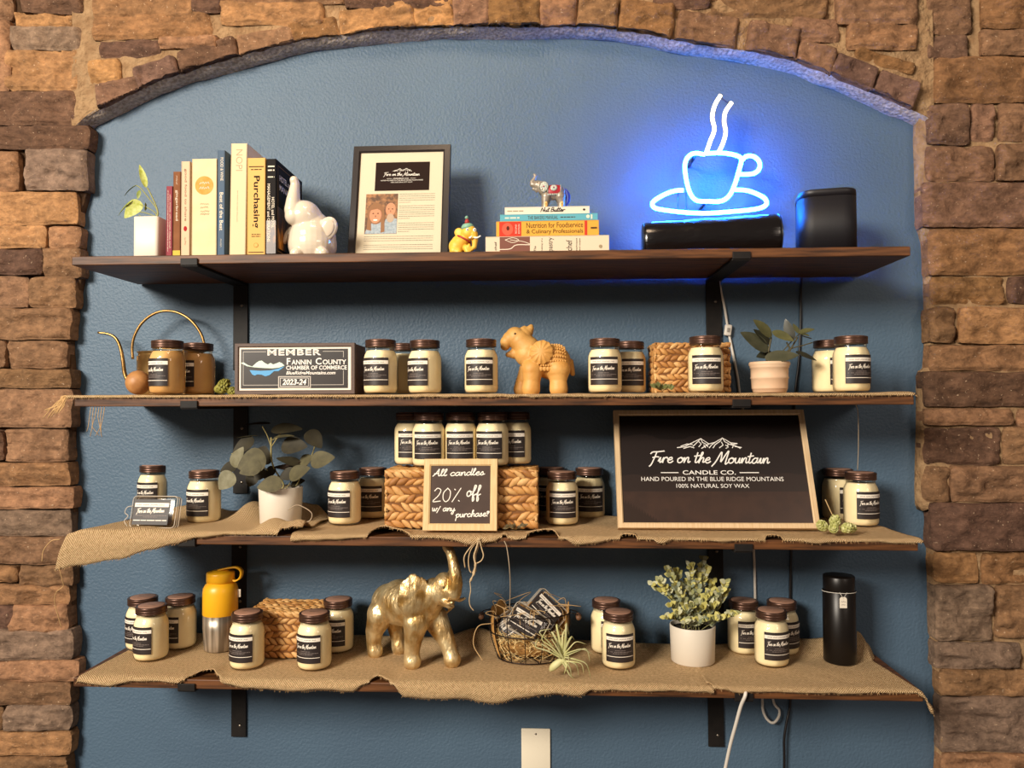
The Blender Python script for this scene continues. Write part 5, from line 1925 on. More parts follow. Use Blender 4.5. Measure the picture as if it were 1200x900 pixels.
def rcol(levels, n=8):
    """levels: (half width, corner radius, z)"""
    V, F = [], []
    for hw, r, z in levels:
        V += rsq(n, hw, r, z)
    m = 4 * n
    for i in range(len(levels) - 1):
        for k in range(m):
            k2 = (k + 1) % m
            F.append((i * m + k, i * m + k2, (i + 1) * m + k2, (i + 1) * m + k))
    F.append(tuple(reversed(range(m))))
    F.append(tuple((len(levels) - 1) * m + k for k in range(m)))
    return V, F


hw = ws / 2 * .90
t = thing('smart_speaker', 'black rounded-square speaker standing right of the black roll', 'speaker', (c.x, Ys, shz(0, c.x)), (0, 0, math.radians(-12)))
MB().add(rcol([(hw - .003, .030, 0), (hw - .001, .032, .003), (hw - .001, .032, .008)])).build('foot', SPT, t)
MB().add(rcol([(hw, .034, .008), (hw, .034, hs - .018)]), smooth=True).build('grille', SPK, t)
MB().add(rcol([(hw, .034, hs - .017), (hw, .034, hs - .004), (hw - .001, .033, hs - .0015), (hw - .004, .030, hs), (hw - .006, .028, hs - .001)])).build('top_cap', SPT, t)
# ------------------------------------------------------------------ second-shelf ornaments
BRASS = mat('antique_brass', '#b8925a', .3, metal=.85, col2='#8f6c3c', nscale=30)
Yc = -.068


def wc(pts):
    return [at(x / 3.243 + 60, y / 3.243 + 340, Yc) for x, y in pts]


c = at(200, 462, Yc)
zc = shz(1, c.x) + LIFT
o0 = Vector((c.x, Yc, zc))
t = thing('watering_can', 'brass watering can with a hoop handle and long thin spout behind the caramel candles', 'watering can', o0)
r = 41 / ppm(Yc)
hcan = at(200, 412, Yc).z - zc
MB().add(lathe([(0, 0), (r * .97, 0), (r, .003), (r, hcan - .012), (r * .96, hcan - .011), (r * .96, hcan - .003), (r * 1.0, hcan - .002), (r * 1.0, hcan), (r * .93, hcan), (r * .93, .01), (0, .008)], 44, 1.0, .48)).build('body', BRASS, t)
MB().add(tube([q - o0 for q in catmull(wc([(310, 262), (308, 215), (318, 170), (345, 125), (385, 93), (430, 79), (480, 85), (525, 110), (560, 150), (578, 190), (584, 235)]), 6)], .0036, 10)).build('handle', BRASS, t)
sp = [q - o0 for q in catmull(wc([(322, 372), (298, 355), (280, 318), (273, 270), (264, 222), (248, 186), (222, 168), (178, 161)]), 6)]
MB().add(tube(sp, [.0062 - .0032 * k / (len(sp) - 1) for k in range(len(sp))], 12)).build('spout', BRASS, t)
Yb_ = -.215
c = at(162, 449, Yb_)
rb = 14.3 / ppm(Yb_)
t = thing('wooden_ball', 'round tan gourd ball leaning beside the caramel candle jar on the second shelf', 'ball', (c.x, Yb_, shz(1, c.x) + LIFT))
MB().add(ellipsoid((0, 0, rb * 1.02), (rb, rb, rb * 1.02), 28, 18)).build('ball_body', mat('gourd_tan', '#b98550', .5, col2='#a06d3c', nscale=40, bump=.3, bscale=60), t)
MB().add(tube([(0, 0, rb * 2.02), (.001, 0, rb * 2.16)], .0016, 6)).build('stem_stub', mat('stem_brown', '#6b4a2a', .8), t)


def cone_cluster(name, label, base, spec, m_, cat='hop cone', group=None, stem=None):
    """hop or pine cones of overlapping bracts. spec: (dx, dy, dz, length, radius, tilt x, tilt y)"""
    t = thing(name, label, cat, base, group=group)
    for dx, dy, dz, L, R, ax, ay in spec:
        mb = MB()
        T = Matrix.Translation((dx, dy, dz)) @ Euler((ax, ay, 0)).to_matrix().to_4x4()
        mb.add(ellipsoid((0, 0, L * .48), (R * .7, R * .7, L * .45), 12, 8), 0, True, T)
        rows = 6
        for j in range(rows):
            n = 6 if j < rows - 1 else 4
            zz = L * (.12 + .76 * j / (rows - 1))
            rr_ = R * math.sin(PI * (.22 + .62 * j / (rows - 1))) * .82
            for k in range(n):
                a = 2 * PI * (k + .5 * (j % 2)) / n
                V, F = ellipsoid((0, 0, 0), (R * .42, R * .15, L * .17), 8, 6)
                M_ = Matrix.Rotation(a, 4, 'Z') @ Matrix.Translation((0, rr_, zz)) @ Matrix.Rotation(math.radians(-24), 4, 'X')
                mb.add((V, F), 1 if (j + k) % 3 == 0 else 0, True, T @ M_)
        mb.build('cone', m_, t)
    if stem:
        MB().add(tube(catmull(stem, 5), .0012, 6)).build('stem', mat('dry_stem', '#b59a6a', .8), t)
    return t


GREENC = [mat('cone_olive', '#6d6a24', .6, col2='#83802f', nscale=90), mat('cone_olive_light', '#8b8639', .6)]
PALEC = [mat('cone_pale_green', '#a3a45c', .6, col2='#b4b46e', nscale=90), mat('cone_pale_tip', '#c9c78a', .6)]
q = at(258, 460, -.20)
cone_cluster('hop_cones', 'olive green cones lying left of the MEMBER plaque', (q.x, -.20, shz(1, q.x) + LIFT), [(-.012, 0, .012, .034, .014, 0, math.radians(78)), (-.010, .015, .020, .032, .013, .3, math.radians(70)), (.016, .005, .010, .026, .012, 0, math.radians(100))], GREENC)
q = on_shelf(2, 962, 621)
cone_cluster('hop_cones', 'pale green hop cones lying at the foot of the large black sign', (q.x - .004, -.262, shz(2, q.x) + LIFT), [(-.022, -.002, .012, .026, .0125, .3, math.radians(-50)), (-.004, .002, .016, .028, .0125, .2, math.radians(8)), (.010, -.006, .011, .026, .012, .5, math.radians(60)), (-.010, -.012, .010, .022, .011, .9, math.radians(-20)), (.024, .004, .011, .022, .011, .2, math.radians(75))], PALEC,
             stem=[(.0, .01, .035), (-.004, .02, .05), (-.012, .03, .075)])

# ------------------------------------------------------------------ plants
def leaf(mb, base, d, n_, L, W, m=0, fold=.15, curl=.2, tip=1.0, heart=0.0, nu=7):
    """a leaf blade with a little thickness: base point, direction d, face normal n_, length, width"""
    d = Vector(d).normalized()
    n_ = Vector(n_)
    n_ = (n_ - d * n_.dot(d))
    if n_.length < 1e-4:
        n_ = d.orthogonal()
    n_.normalize()
    s = d.cross(n_)
    V, F = [], []
    M = 4
    for side in (1, -1):
        for i in range(nu + 1):
            t = (1 - math.cos(PI * i / nu)) / 2
            w = W * .5 * (math.sin(PI * min(1, t ** (.75 - .25 * heart))) ** (.75 if tip <= 1 else tip)) + 1e-5
            for k in range(-M // 2, M // 2 + 1):
                u = k / (M // 2)
                p = Vector(base) + d * (L * (t - heart * .12 * abs(u) * (1 - t))) + s * (u * w) + n_ * (fold * abs(u) * w - curl * L * t * t) + n_ * side * .0004 * (1 - abs(u) * .8)
                V.append(tuple(p))
    W_ = M + 1
    o = (nu + 1) * W_
    for i in range(nu):
        for k in range(M):
            a = i * W_ + k
            F.append((a, a + 1, a + W_ + 1, a + W_))
            F.append((o + a, o + a + W_, o + a + W_ + 1, o + a + 1))
    mb.add((V, F), m)


def pot_round(r0, r1, h, m, parent, wall=.0035, rim=0):
    prof = [(0, 0), (r0 - .002, 0), (r0, .002), (r1, h - .002), (r1 - .001, h), (r1 - wall + .001, h), (r1 - wall, h - .002), (r1 - wall - .001, h - .014), (0, h - .014)]
    return MB().add(lathe(prof, 44)).build('pot', m, parent)


SOIL = mat('potting_soil', '#2a1c13', .95, bump=1, bscale=120)
WHITEPOT = mat('white_pot', '#ded3c2', .45)
# vine in a white square pot
Yv = -.235
c = at(178, 300, Yv)
t = thing('potted_vine', 'small trailing vine in a white square pot at the end of the top shelf', 'plant', (c.x, Yv, shz(0, c.x)))
hw = 15.5 / ppm(Yv)
hp = at(178, 257, Yv).z - shz(0, c.x)
V, F = [], []
lv = [(hw * .95, .008, 0), (hw, .008, .003), (hw, .008, hp - .001), (hw - .001, .007, hp), (hw - .0035, .005, hp), (hw - .004, .005, hp - .012)]
MB().add(rcol(lv, 5)).build('pot', WHITEPOT, t)
MB().add(rcol([(hw - .0045, .005, hp - .02), (hw - .0045, .005, hp - .010)], 5)).build('soil', SOIL, t)
o0 = Vector((c.x, Yv, shz(0, c.x)))


def vp(x, y, Y=Yv):
    return at(x / 7.506 + 120, y / 7.5 + 185, Y) - o0


VST = mat('vine_stem', '#8f8f4e', .5)
st = MB()
fo = MB()
b0 = vp(488, 540) + Vector((-.004, 0, -.004))
for pts, r_ in (([(488, 470), (440, 350), (395, 262)], .0017), ([(480, 460), (420, 370), (340, 270), (300, 243)], .0013), ([(470, 490), (400, 440), (330, 410)], .0012), ([(470, 520), (400, 490), (330, 475), (250, 480)], .0012), ([(460, 525), (360, 525), (320, 500)], .0011)):
    st.add(tube(catmull([b0] + [vp(*p) for p in pts], 5), r_, 6))
st.build('stems', VST, t)
leaf(fo, vp(385, 262), (-.25, -.1, 1), (.6, -1, .1), .058, .016, 0, .35, .05)
leaf(fo, vp(300, 240), (-1, 0, -.55), (-.3, -.5, .8), .040, .013, 1, .3, .18)
leaf(fo, vp(325, 390), (-.75, -.35, -1), (.5, -1, .2), .052, .034, 0, .12, .12, heart=.6)
leaf(fo, vp(270, 378), (-1, -.2, -.75), (-.4, -.6, .8), .050, .026, 1, .2, .2, heart=.5)
leaf(fo, vp(330, 285), (-.1, -.3, -1), (.2, -1, 0), .024, .010, 1, .2, .1)
leaf(fo, vp(382, 425), (.05, -.3, -1), (1, -.3, 0), .012, .007, 1, .2, .1)
leaf(fo, vp(382, 430), (.05, -.3, 1), (1, -.3, 0), .010, .006, 1, .2, .1)
fo.build('foliage', [mat('vine_leaf_lime', '#a5ad3c', .45, col2='#c7cc7c', nscale=120), mat('vine_leaf_green', '#8a9438', .45, col2='#6f7d2c', nscale=90)], t)

# broad-leaved plant in a ribbed clay pot
Yp = -.19
c = at(902, 461, Yp)
o0 = Vector((c.x, Yp, shz(1, c.x) + LIFT))
t = thing('potted_plant', 'broad dark-leaved plant in a ribbed pinkish clay pot on the second shelf', 'plant', o0)
k_ = 1 / 8.573 / ppm(Yp)
r1, r0, hp = 196 * k_, 160 * k_, 305 * k_
prof = [(0, 0), (r0 - .002, 0), (r0, .003), (r0 + .0015, hp * .12), (r0 + .003, hp * .13), (r0 + .0025, hp * .16), (r0 + (r1 - r0) * .45, hp * .45), (r0 + (r1 - r0) * .55 + .0015, hp * .48), (r0 + (r1 - r0) * .5, hp * .51), (r1 - .004, hp * .80), (r1 - .0015, hp * .82), (r1 - .003, hp * .85), (r1, hp * .90), (r1, hp * .97), (r1 - .002, hp), (r1 - .006, hp), (r1 - .008, hp - .01), (0, hp - .01)]
MB().add(lathe(prof, 44)).build('pot', mat('blush_clay', '#dcbfa0', .6, col2='#cfa987', nscale=9, lo=.35, hi=.7), t)
MB().add(lathe([(0, hp - .006), (r1 - .009, hp - .008)], 28)).build('soil', SOIL, t)


def pp(x, y, dy=0.0):
    return at(x / 8.573 + 860, y / 8.571 + 365, Yp + dy) - o0


st, fo = MB(), MB()
bs = Vector((0, 0, hp - .01))
PST = mat('plant_stem_brown', '#4c4326', .6)
for pts, r_ in (([(330, 480), (350, 390), (375, 260)], .0024), ([(400, 480), (500, 420), (560, 380), (530, 310)], .002), ([(520, 460), (570, 380), (640, 260)], .002), ([(560, 385), (680, 345), (790, 312)], .0013), ([(640, 240), (700, 250), (780, 272)], .0012)):
    st.add(tube(catmull([bs] + [pp(*p) for p in pts], 5), r_, 6))
st.build('stems', PST, t)


def pl2(a, b, W, nrm, m=0, dya=0, dyb=-.01, fold=.12, curl=.05):
    A, B = pp(a[0], a[1], dya), pp(b[0], b[1], dyb)
    leaf(fo, A, B - A, nrm, (B - A).length * 1.08, W * 1.4 * k_, m, fold, curl, tip=.6, nu=9)


pl2((350, 395), (95, 215), 150, (.4, -.8, .5), 0)
pl2((370, 330), (215, 185), 95, (.6, -.7, .3), 2, .015, .01)
pl2((380, 255), (215, 90), 110, (.5, -.8, .4), 1)
pl2((385, 200), (590, 285), 85, (-.1, -.7, .7), 1, 0, -.02)
pl2((590, 300), (520, 90), 75, (-.5, -.8, .1), 2, .01, .01)
pl2((650, 215), (800, 175), 75, (0, -.5, .85), 1, 0, -.01)
pl2((645, 215), (750, 240), 50, (.1, -.5, .8), 1, 0, -.03)
pl2((650, 220), (600, 125), 45, (.3, -.8, .4), 1, 0, .01)
pl2((400, 420), (240, 450), 90, (0, -.7, .7), 2, .01, .0)
pl2((310, 470), (630, 430), 105, (0, -.8, .6), 0, -.03, -.035)
pl2((620, 405), (820, 480), 70, (.3, -.6, .7), 2, 0, -.01)
fo.build('foliage', [mat('leaf_sage_dark', '#4f4e3a', .5, col2='#40412f', nscale=40), mat('leaf_olive', '#68653f', .5, col2='#575636', nscale=40), mat('leaf_dark_green', '#3b3a2b', .4, col2='#302f24', nscale=40)], t)  # three leaf greens, the last one darkest

# eucalyptus in a white pot on the third shelf
Ye = -.155
c = at(329, 606, Ye)
o0 = Vector((c.x, Ye, shz(2, c.x) + LIFT))
t = thing('eucalyptus_plant', 'round-leaved dusty green eucalyptus in a white pot on the third shelf', 'plant', o0)
rp = 25.5 / ppm(Ye)
hp = at(329, 573, Ye - rp).z - o0.z
pot_round(rp * .93, rp, hp, WHITEPOT, t)
MB().add(lathe([(0, hp - .008), (rp - .006, hp - .010)], 28)).build('soil', mat('paper_filler', '#b9ad9c', .9), t)
se = 6.43


def ep(x, y, dy=0.0):
    return at(x / se + 245, y / se + 480, Ye + dy) - o0


st, fo = MB(), MB()
bs = Vector((0, 0, hp - .012))
for pts, r_ in (([(560, 560), (500, 460), (470, 370), (468, 210)], .0022), ([(470, 290), (440, 200), (400, 125)], .0012), ([(470, 280), (530, 190), (580, 140)], .0013), ([(650, 580), (700, 470), (760, 380), (795, 280)], .0016), ([(520, 540), (420, 440), (330, 380)], .0015), ([(470, 230), (560, 200), (640, 200)], .001), ([(500, 560), (400, 510), (240, 480)], .0014), ([(600, 570), (640, 480), (700, 430)], .0013), ([(760, 400), (830, 380)], .001), ([(330, 400), (240, 380), (170, 330)], .0012)):
    pr_ = [ep(*p) for p in pts]
    st.add(tube(catmull(([bs] if pts[0][1] > 500 else []) + pr_, 5), r_, 6))
st.build('stems', mat('euca_stem', '#9a8c55', .6), t)
k_ = 1 / se / ppm(Ye)


def eleaf(cx, cy, L, W, ang, tilt, m, dy=0.0):
    """round leaf centred at the zoomed pixel; ang = direction on the picture plane, tilt = how far it faces the viewer (1) or up (0)"""
    a = math.radians(ang)
    d = Vector((math.cos(a), 0, math.sin(a)))
    n_ = Vector((0, -tilt, 1 - tilt * .7)) if abs(math.cos(a)) > .5 else Vector((0.6 * (1 - tilt), -tilt - .15, .2))
    base = ep(cx, cy, dy) - d * (L * k_ * .5)
    leaf(fo, base, d + Vector((0, -.25, 0)), n_, L * k_, W * k_, m, .10, .10, tip=.36, heart=.35, nu=12)


for a in ((360, 102, 200, 100, 178, .15, 1, .03), (600, 138, 250, 120, 5, .55, 1, .0), (290, 198, 150, 50, 180, .1, 0, .02), (575, 195, 170, 60, 10, .3, 0, -.02), (655, 268, 205, 150, 0, .8, 1, -.01), (805, 225, 170, 130, -45, .6, 1, .0),
          (255, 275, 190, 130, 215, .7, 1, .01), (225, 350, 170, 110, 60, .9, 2, -.03), (410, 335, 140, 170, 70, .9, 1, .01), (320, 395, 210, 200, 200, .95, 0, -.045), (310, 445, 160, 130, 200, .9, 0, -.055), (145, 440, 130, 110, 200, .7, 1, .0),
          (130, 540, 150, 150, 230, .95, 2, -.04), (865, 370, 190, 140, 12, .85, 0, -.03), (740, 375, 120, 110, 30, .7, 0, .0), (605, 380, 190, 95, 160, .5, 1, .0), (580, 430, 180, 100, 170, .35, 3, .01), (690, 465, 180, 130, 25, .75, 0, -.02), (590, 490, 130, 110, 200, .8, 1, -.01),
          (455, 565, 175, 130, 190, .95, 0, -.06), (455, 475, 110, 90, 220, .7, 1, .0), (320, 540, 90, 100, 250, .8, 1, .02), (675, 545, 120, 90, 20, .6, 1, .01), (380, 490, 110, 110, 240, .8, 1, -.01), (640, 400, 140, 70, 20, .4, 3, .01)):
    eleaf(*a)
fo.build('foliage', [mat('euca_leaf', '#4c462f', .65, col2='#5f583c', nscale=50, spec=.3), mat('euca_leaf_dark', '#3a3423', .6, col2='#2f2a1d', nscale=50, spec=.3), mat('euca_leaf_pale', '#858067', .65, col2='#6c674d', nscale=50, spec=.3), mat('euca_leaf_brown', '#33241a', .6)], t)

# boxwood-like plant in a white pot on the lowest shelf
c = on_shelf(3, 812, 785)
Yx = c.y + .045
o0 = Vector((at(812, 785, Yx).x, Yx, shz(3, c.x) + LIFT))
t = thing('boxwood_plant', 'bushy yellow-green small-leaved plant in a white cylinder pot on the lowest shelf', 'plant', o0)
rp = 25.8 / ppm(Yx)
hp = at(812, 739, Yx - rp).z - o0.z
pot_round(rp * .95, rp, hp, WHITEPOT, t)
MB().add(lathe([(0, hp - .008), (rp - .006, hp - .010)], 28)).build('soil', SOIL, t)
st, fo = MB(), MB()
rnd = random.Random(5)
tips = [(80, 255), (130, 225), (180, 150), (240, 165), (330, 130), (415, 85), (440, 150), (480, 240), (565, 240), (620, 440), (560, 300), (200, 390), (170, 470), (310, 240), (270, 310), (350, 390), (400, 490), (460, 310), (530, 470), (300, 500), (230, 290), (380, 200), (420, 400), (490, 380), (250, 440)]
for i, (x, y) in enumerate(tips):
    front = rnd.uniform(-.045, .03) if y < 350 else rnd.uniform(-.06, -.02)
    tip = at(x / 5.625 + 750, y / 5.625 + 640, Yx + front) - o0
    b_ = Vector((rnd.uniform(-.5, .5) * rp, rnd.uniform(-.5, .5) * rp, hp - .012))
    midp = b_.lerp(tip, .5) + Vector((rnd.uniform(-.01, .01), rnd.uniform(-.01, .01), .008))
    P = catmull([b_, midp, tip], 8)
    st.add(tube(P, .0010, 5))
    for j in range(4, len(P)):
        tt = j / (len(P) - 1)
        for s in (0, 1, 2, 3):
            a = rnd.uniform(0, 2 * PI)
            d = (P[j] - P[j - 1]).normalized()
            side = Vector((math.cos(a), math.sin(a) * .8 - .25, rnd.uniform(.0, .6))).normalized()
            dd = d * .45 + side
            m_ = rnd.choice((0, 0, 1, 1, 2, 3)) if tt < .75 else rnd.choice((1, 2, 2, 3))
            leaf(fo, P[j], dd, Vector((rnd.uniform(-.4, .4), -1, .5)), rnd.uniform(.011, .018), rnd.uniform(.010, .0135), m_, .12, .12, tip=.5, nu=6)
st.build('stems', mat('box_stem', '#7f7a4a', .6), t)
fo.build('foliage', [mat('box_leaf_grey', '#848a70', .6, col2='#6f765c', nscale=60), mat('box_leaf_olive', '#9a9a66', .6, col2='#87875a', nscale=60), mat('box_leaf_yellow', '#c9be6a', .6, col2='#b3ab60', nscale=60), mat('box_leaf_cream', '#c9c7a3', .6, col2='#b3b28c', nscale=60)], t)


def sprig(name, label, base, n, m_, spread, L, seed, cat='sprig'):
    t = thing(name, label, cat, base)
    st, fo = MB(), MB()
    rnd = random.Random(seed)
    for i in range(n):
        a = rnd.uniform(-1, 1)
        P = catmull([(0, 0, .004), (spread * a * .5, rnd.uniform(-.015, .005), .010), (spread * a, rnd.uniform(-.02, .0), .006 + rnd.uniform(0, .008))], 5)
        st.add(tube(P, .0007, 5))
        for j in range(2, len(P)):
            for s in (-1, 1):
                leaf(fo, P[j], (a * .6 + rnd.uniform(-.3, .3), rnd.uniform(-.4, .1), .45 + .3 * s * rnd.random()), (0, -1, .4), L * rnd.uniform(.7, 1.1), L * .35, 0, .1, .1, nu=4)
    st.build('stems', mat('dry_stem', '#b59a6a', .8), t)
    fo.build('foliage', m_, t)
    return t


q = at(776, 459, -.235)
sprig('leaf_sprig', 'green leafy sprig lying at the foot of the small wicker basket', (q.x, -.24, shz(1, q.x) + LIFT), 6, mat('sprig_green', '#5d6136', .6, col2='#70743f', nscale=60), .03, .014, 3)
q = at(604, 617, -.27)
sprig('leaf_sprig', 'small dry dark sprig beside the chalk sign on the third shelf', (q.x, -.255, shz(2, q.x) + LIFT), 5, mat('sprig_dry', '#6f6040', .7, col2='#4d4129', nscale=60), .022, .010, 7)
# ------------------------------------------------------------------ wax melt packs
CLAM = clear_mat('clear_clamshell', '#f7f3ec', .02, .12)
EDGE = mat('clamshell_edge', '#dccfbd', .25, alpha=.45)


def melt_pack(label, loc, rot, w=.100, h=.071, d=.022, wax=False, group='wax melt packs'):
    t = thing('wax_melt_pack', label, 'wax melts', loc, rot, group)
    mb = MB().add(box(w, d, h, .006, 3, c=(0, 0, h / 2)))
    mb.build('clamshell', CLAM, t)
    V, F = [], []
    rim = MB()
    for y in (-d / 2 + .001, d / 2 - .001, 0):
        ww, hh = w / 2 - .003, h / 2 - .003
        pts = []
        for cx_, cz_, a0 in ((ww - .006, hh - .006, 0), (-ww + .006, hh - .006, 90), (-ww + .006, -hh + .006, 180), (ww - .006, -hh + .006, 270)):
            for k in range(6):
                a = math.radians(a0 + 18 * k)
                pts.append((cx_ + .009 * math.cos(a), y, h / 2 + cz_ + .009 * math.sin(a)))
        rim.add(tube(pts, .0010, 6, closed=True))
    rim.build('rim', EDGE, t)
    lb = MB()
    lw, lh = w * .80, h * .80
    y0 = -d / 2 - .0008
    z0 = h * .09
    X0_ = -w * .45
    for vf, m in ((rect(X0_, X0_ + lw, z0, z0 + lh), 0), (shift(rect(X0_ + .002, X0_ + lw - .002, z0 + lh * .70, z0 + lh * .86), dy=-.00015), 1), (shift(squiggle(X0_ + .005, X0_ + lw * .85, z0 + lh * .78, .0036, .0008, 4), dy=-.0003), 3),
                  (shift(script('Fire on the Mountain', X0_ + lw * .10, z0 + lh * .46, lw * .76, .0048, .0014, lift=.002), dy=-.00025), 1), (shift(dashes(X0_ + lw * .07, X0_ + lw * .95, z0 + lh * .36, .0013, 2), dy=-.00025), 2),
                  (shift(dashes(X0_ + lw * .3, X0_ + lw * .7, z0 + lh * .30, .0012, 3), dy=-.00025), 2), (shift(dashes(X0_ + .003, X0_ + lw - .003, z0 + lh * .17, .0020, 4, 6, 16), dy=-.00025), 1)):
        lb.add(shift(vf, dy=y0), m, False)
    lb.build('label', [LBLACK, LWHITE, LGREY, LINK], t)
    MB().add(box(w * .8, d * .55, h * .78, .004, c=(-w * .04, .002, h / 2))).build('wax', mat('melt_wax_brown', '#4a3328', .5) if not wax else WAX, t)
    return t


q = on_shelf(2, 180, 613)
Ym = -.262
q = at(180, 612, Ym)
o = melt_pack('clear wax melt pack with a dark label, standing before a jar on the third shelf', (q.x, Ym, shz(2, q.x) + LIFT + .002), (math.radians(-14), 0, math.radians(-4)), w=.112, h=.074, d=.02)
# a torn corner of the clear plastic curls at its side
MB().add(tube(catmull([(-.052, -.012, .05), (-.064, -.016, .046), (-.068, -.016, .034), (-.060, -.014, .026), (-.066, -.016, .014), (-.058, -.014, .002)], 6), .0012, 6)).build('plastic_tab', EDGE, o)

# ------------------------------------------------------------------ wire basket
WIRE = mat('dark_wire', '#2d2019', .45, metal=.6)
c = on_shelf(3, 620, 785)
Yk = c.y + .070
o0 = Vector((at(621, 750, Yk).x, Yk, shz(3, c.x) + LIFT))
ktop = at(622, 716, Yk).z - o0.z
sx_ = 1.0
r0, r1 = 37 / ppm(Yk), 47 / ppm(Yk)
r0y, r1y = .062, .072
t = thing('wire_basket', 'round wire basket lined with kraft paper and straw, holding wax melt packs', 'basket', o0)
wr = MB()


def ringpts(f, z, n=40):
    return [((r0 + (r1 - r0) * f) * math.cos(2 * PI * k / n), (r0y + (r1y - r0y) * f) * math.sin(2 * PI * k / n), z) for k in range(n)]


def rf(z):
    return min(1.0, .0 + 1.0 * math.sin(min(1, z / (ktop * .8)) * PI / 2))


for z in (.003, ktop * .58, ktop):
    wr.add(tube(ringpts(rf(z), z), .0016, 6, closed=True))
for k in range(14):
    a = 2 * PI * k / 14 + .12
    P = []
    for j in range(9):
        z = .003 + (ktop - .003) * j / 8
        f = rf(z)
        P.append(((r0 + (r1 - r0) * f) * math.cos(a), (r0y + (r1y - r0y) * f) * math.sin(a), z))
    wr.add(tube(P, .0012, 6))
for k in range(5):
    a = PI * k / 5
    wr.add(tube([(r0 * math.cos(a), r0y * math.sin(a), .003), (-r0 * math.cos(a), -r0y * math.sin(a), .003)], .001, 5))
wr.build('wire_cage', WIRE, t)
for s in (-1, 1):
    x1 = s * (r1 + .006)
    hd = MB().add(tube(catmull([(s * r1, -.014, ktop), (x1 + s * .010, -.014, ktop - .004), (x1 + s * .014, -.012, ktop - .012)], 4), .0012, 6), 0)
    hd.add(tube(catmull([(s * r1, .014, ktop), (x1 + s * .010, .014, ktop - .004), (x1 + s * .014, .012, ktop - .012)], 4), .0012, 6), 0)
    h_ = hd.build('handle', WIRE, t)
    MB().add(tube([(x1 + s * .014, -.017, ktop - .012), (x1 + s * .014, -.009, ktop - .012), (x1 + s * .014, .009, ktop - .012), (x1 + s * .014, .017, ktop - .012)], [.0055, .0068, .0068, .0055], 12)).build('grip', mat('grip_wood', '#6e4a31', .6), h_)
KRAFT = mat('kraft_paper', '#c2924f', .75, col2='#ad7d3f', nscale=14)
kp = MB()


def kfn(s):
    def f(u, v):
        a = 2 * PI * u
        z = .004 + (ktop * (1.02 + .12 * math.sin(a * 5 + 1) + .06 * math.sin(a * 11)) - .004) * v
        fr = rf(min(z, ktop)) * .97 - .02 + .02 * math.sin(a * 9) * v
        return ((r0 + (r1 - r0) * fr - .002 - s) * math.cos(a), (r0y + (r1y - r0y) * fr - .002 - s) * math.sin(a), z)
    return f


# kraft liner stands at the back and sides; the front is straw
def kback(u, v):
    return kfn(0)((math.radians(-25) + math.radians(230) * u) / (2 * PI), v)


kp.add(grid(kback, 60, 10))
kpo = kp.build('paper_liner', KRAFT, t)
sm = kpo.modifiers.new('thickness', 'SOLIDIFY')
sm.thickness = .0008
EXC = [mat('straw_light', '#e4c98e', .75), mat('straw_tan', '#c79a58', .75), mat('straw_brown', '#b58a4c', .8, col2='#8f6430', nscale=90)]
ex = MB()
rnd = random.Random(12)
ex.add(ellipsoid((0, 0, ktop * .30), (r0 * .86, r0y * .86, ktop * .26), 24, 12), 2)
for i in range(520):
    a = rnd.uniform(0, 2 * PI)
    z = rnd.uniform(.006, ktop * .62)
    f = rf(z) * .95
    rr_ = rnd.uniform(.84, .99)
    p = Vector(((r0 + (r1 - r0) * f - .003) * math.cos(a) * rr_, (r0y + (r1y - r0y) * f - .003) * math.sin(a) * rr_, z))
    tdir = Vector((-math.sin(a), math.cos(a), rnd.uniform(-.9, .9))).normalized()
    L = rnd.uniform(.008, .02)
    bow = Vector((math.cos(a), math.sin(a), 0)) * -.003
    ex.add(tube([p - tdir * L + bow, p, p + tdir * L * .8 + bow + Vector((0, 0, rnd.uniform(-.003, .003)))], .0010, 4, flat=.5), rnd.choice((0, 0, 0, 1, 1, 2)))
for i in range(420):
    a = rnd.uniform(0, 2 * PI)
    q_ = math.sqrt(rnd.random()) * .95
    p = Vector((r0 * 1.1 * q_ * math.cos(a), r0y * 1.1 * q_ * math.sin(a), ktop * (.56 - .14 * q_ * q_) + rnd.uniform(-.008, .006)))
    b2_ = rnd.uniform(0, 2 * PI)
    tdir = Vector((math.cos(b2_), math.sin(b2_), rnd.uniform(-.35, .35)))
    L = rnd.uniform(.008, .018)
    ex.add(tube([p - tdir * L - Vector((0, 0, .003)), p, p + tdir * L - Vector((0, 0, .003))], .0011, 4, flat=.5), rnd.choice((0, 0, 0, 1, 1, 2)))
so = ex.build('straw_filling', EXC, t)
so['kind'] = 'stuff'
rf_ = MB()
for i in range(16):
    a = rnd.uniform(0, 2 * PI)
    p = Vector((r1 * .9 * math.cos(a), r1y * .8 * math.sin(a), ktop))
    P = [p + Vector((0, 0, -.02)), p + Vector((rnd.uniform(-.01, .01), rnd.uniform(-.01, .01), rnd.uniform(.0, .02))), p + Vector((rnd.uniform(-.03, .03), rnd.uniform(-.02, .01), rnd.uniform(.005, .035))), p + Vector((rnd.uniform(-.05, .05), rnd.uniform(-.02, .01), rnd.uniform(-.01, .03)))]
    rf_.add(tube(catmull(P, 5), .0008, 5))
rf_.add(tube(catmull([(-r1 * .9, -.03, ktop * .8), (-r1 * 1.25, -.04, ktop * .75), (-r1 * 1.35, -.05, ktop * .4), (-r1 * 1.12, -.06, ktop * .05 + .004)], 7), .0011, 6))
rf_.add(tube(catmull([(.02, .02, ktop), (.035, .0, ktop + .045), (.05, -.01, ktop + .04), (.075, -.01, ktop + .02), (.10, -.015, ktop + .018)], 7), .0009, 6))
rf_.build('raffia_wisps', STRAW, t)
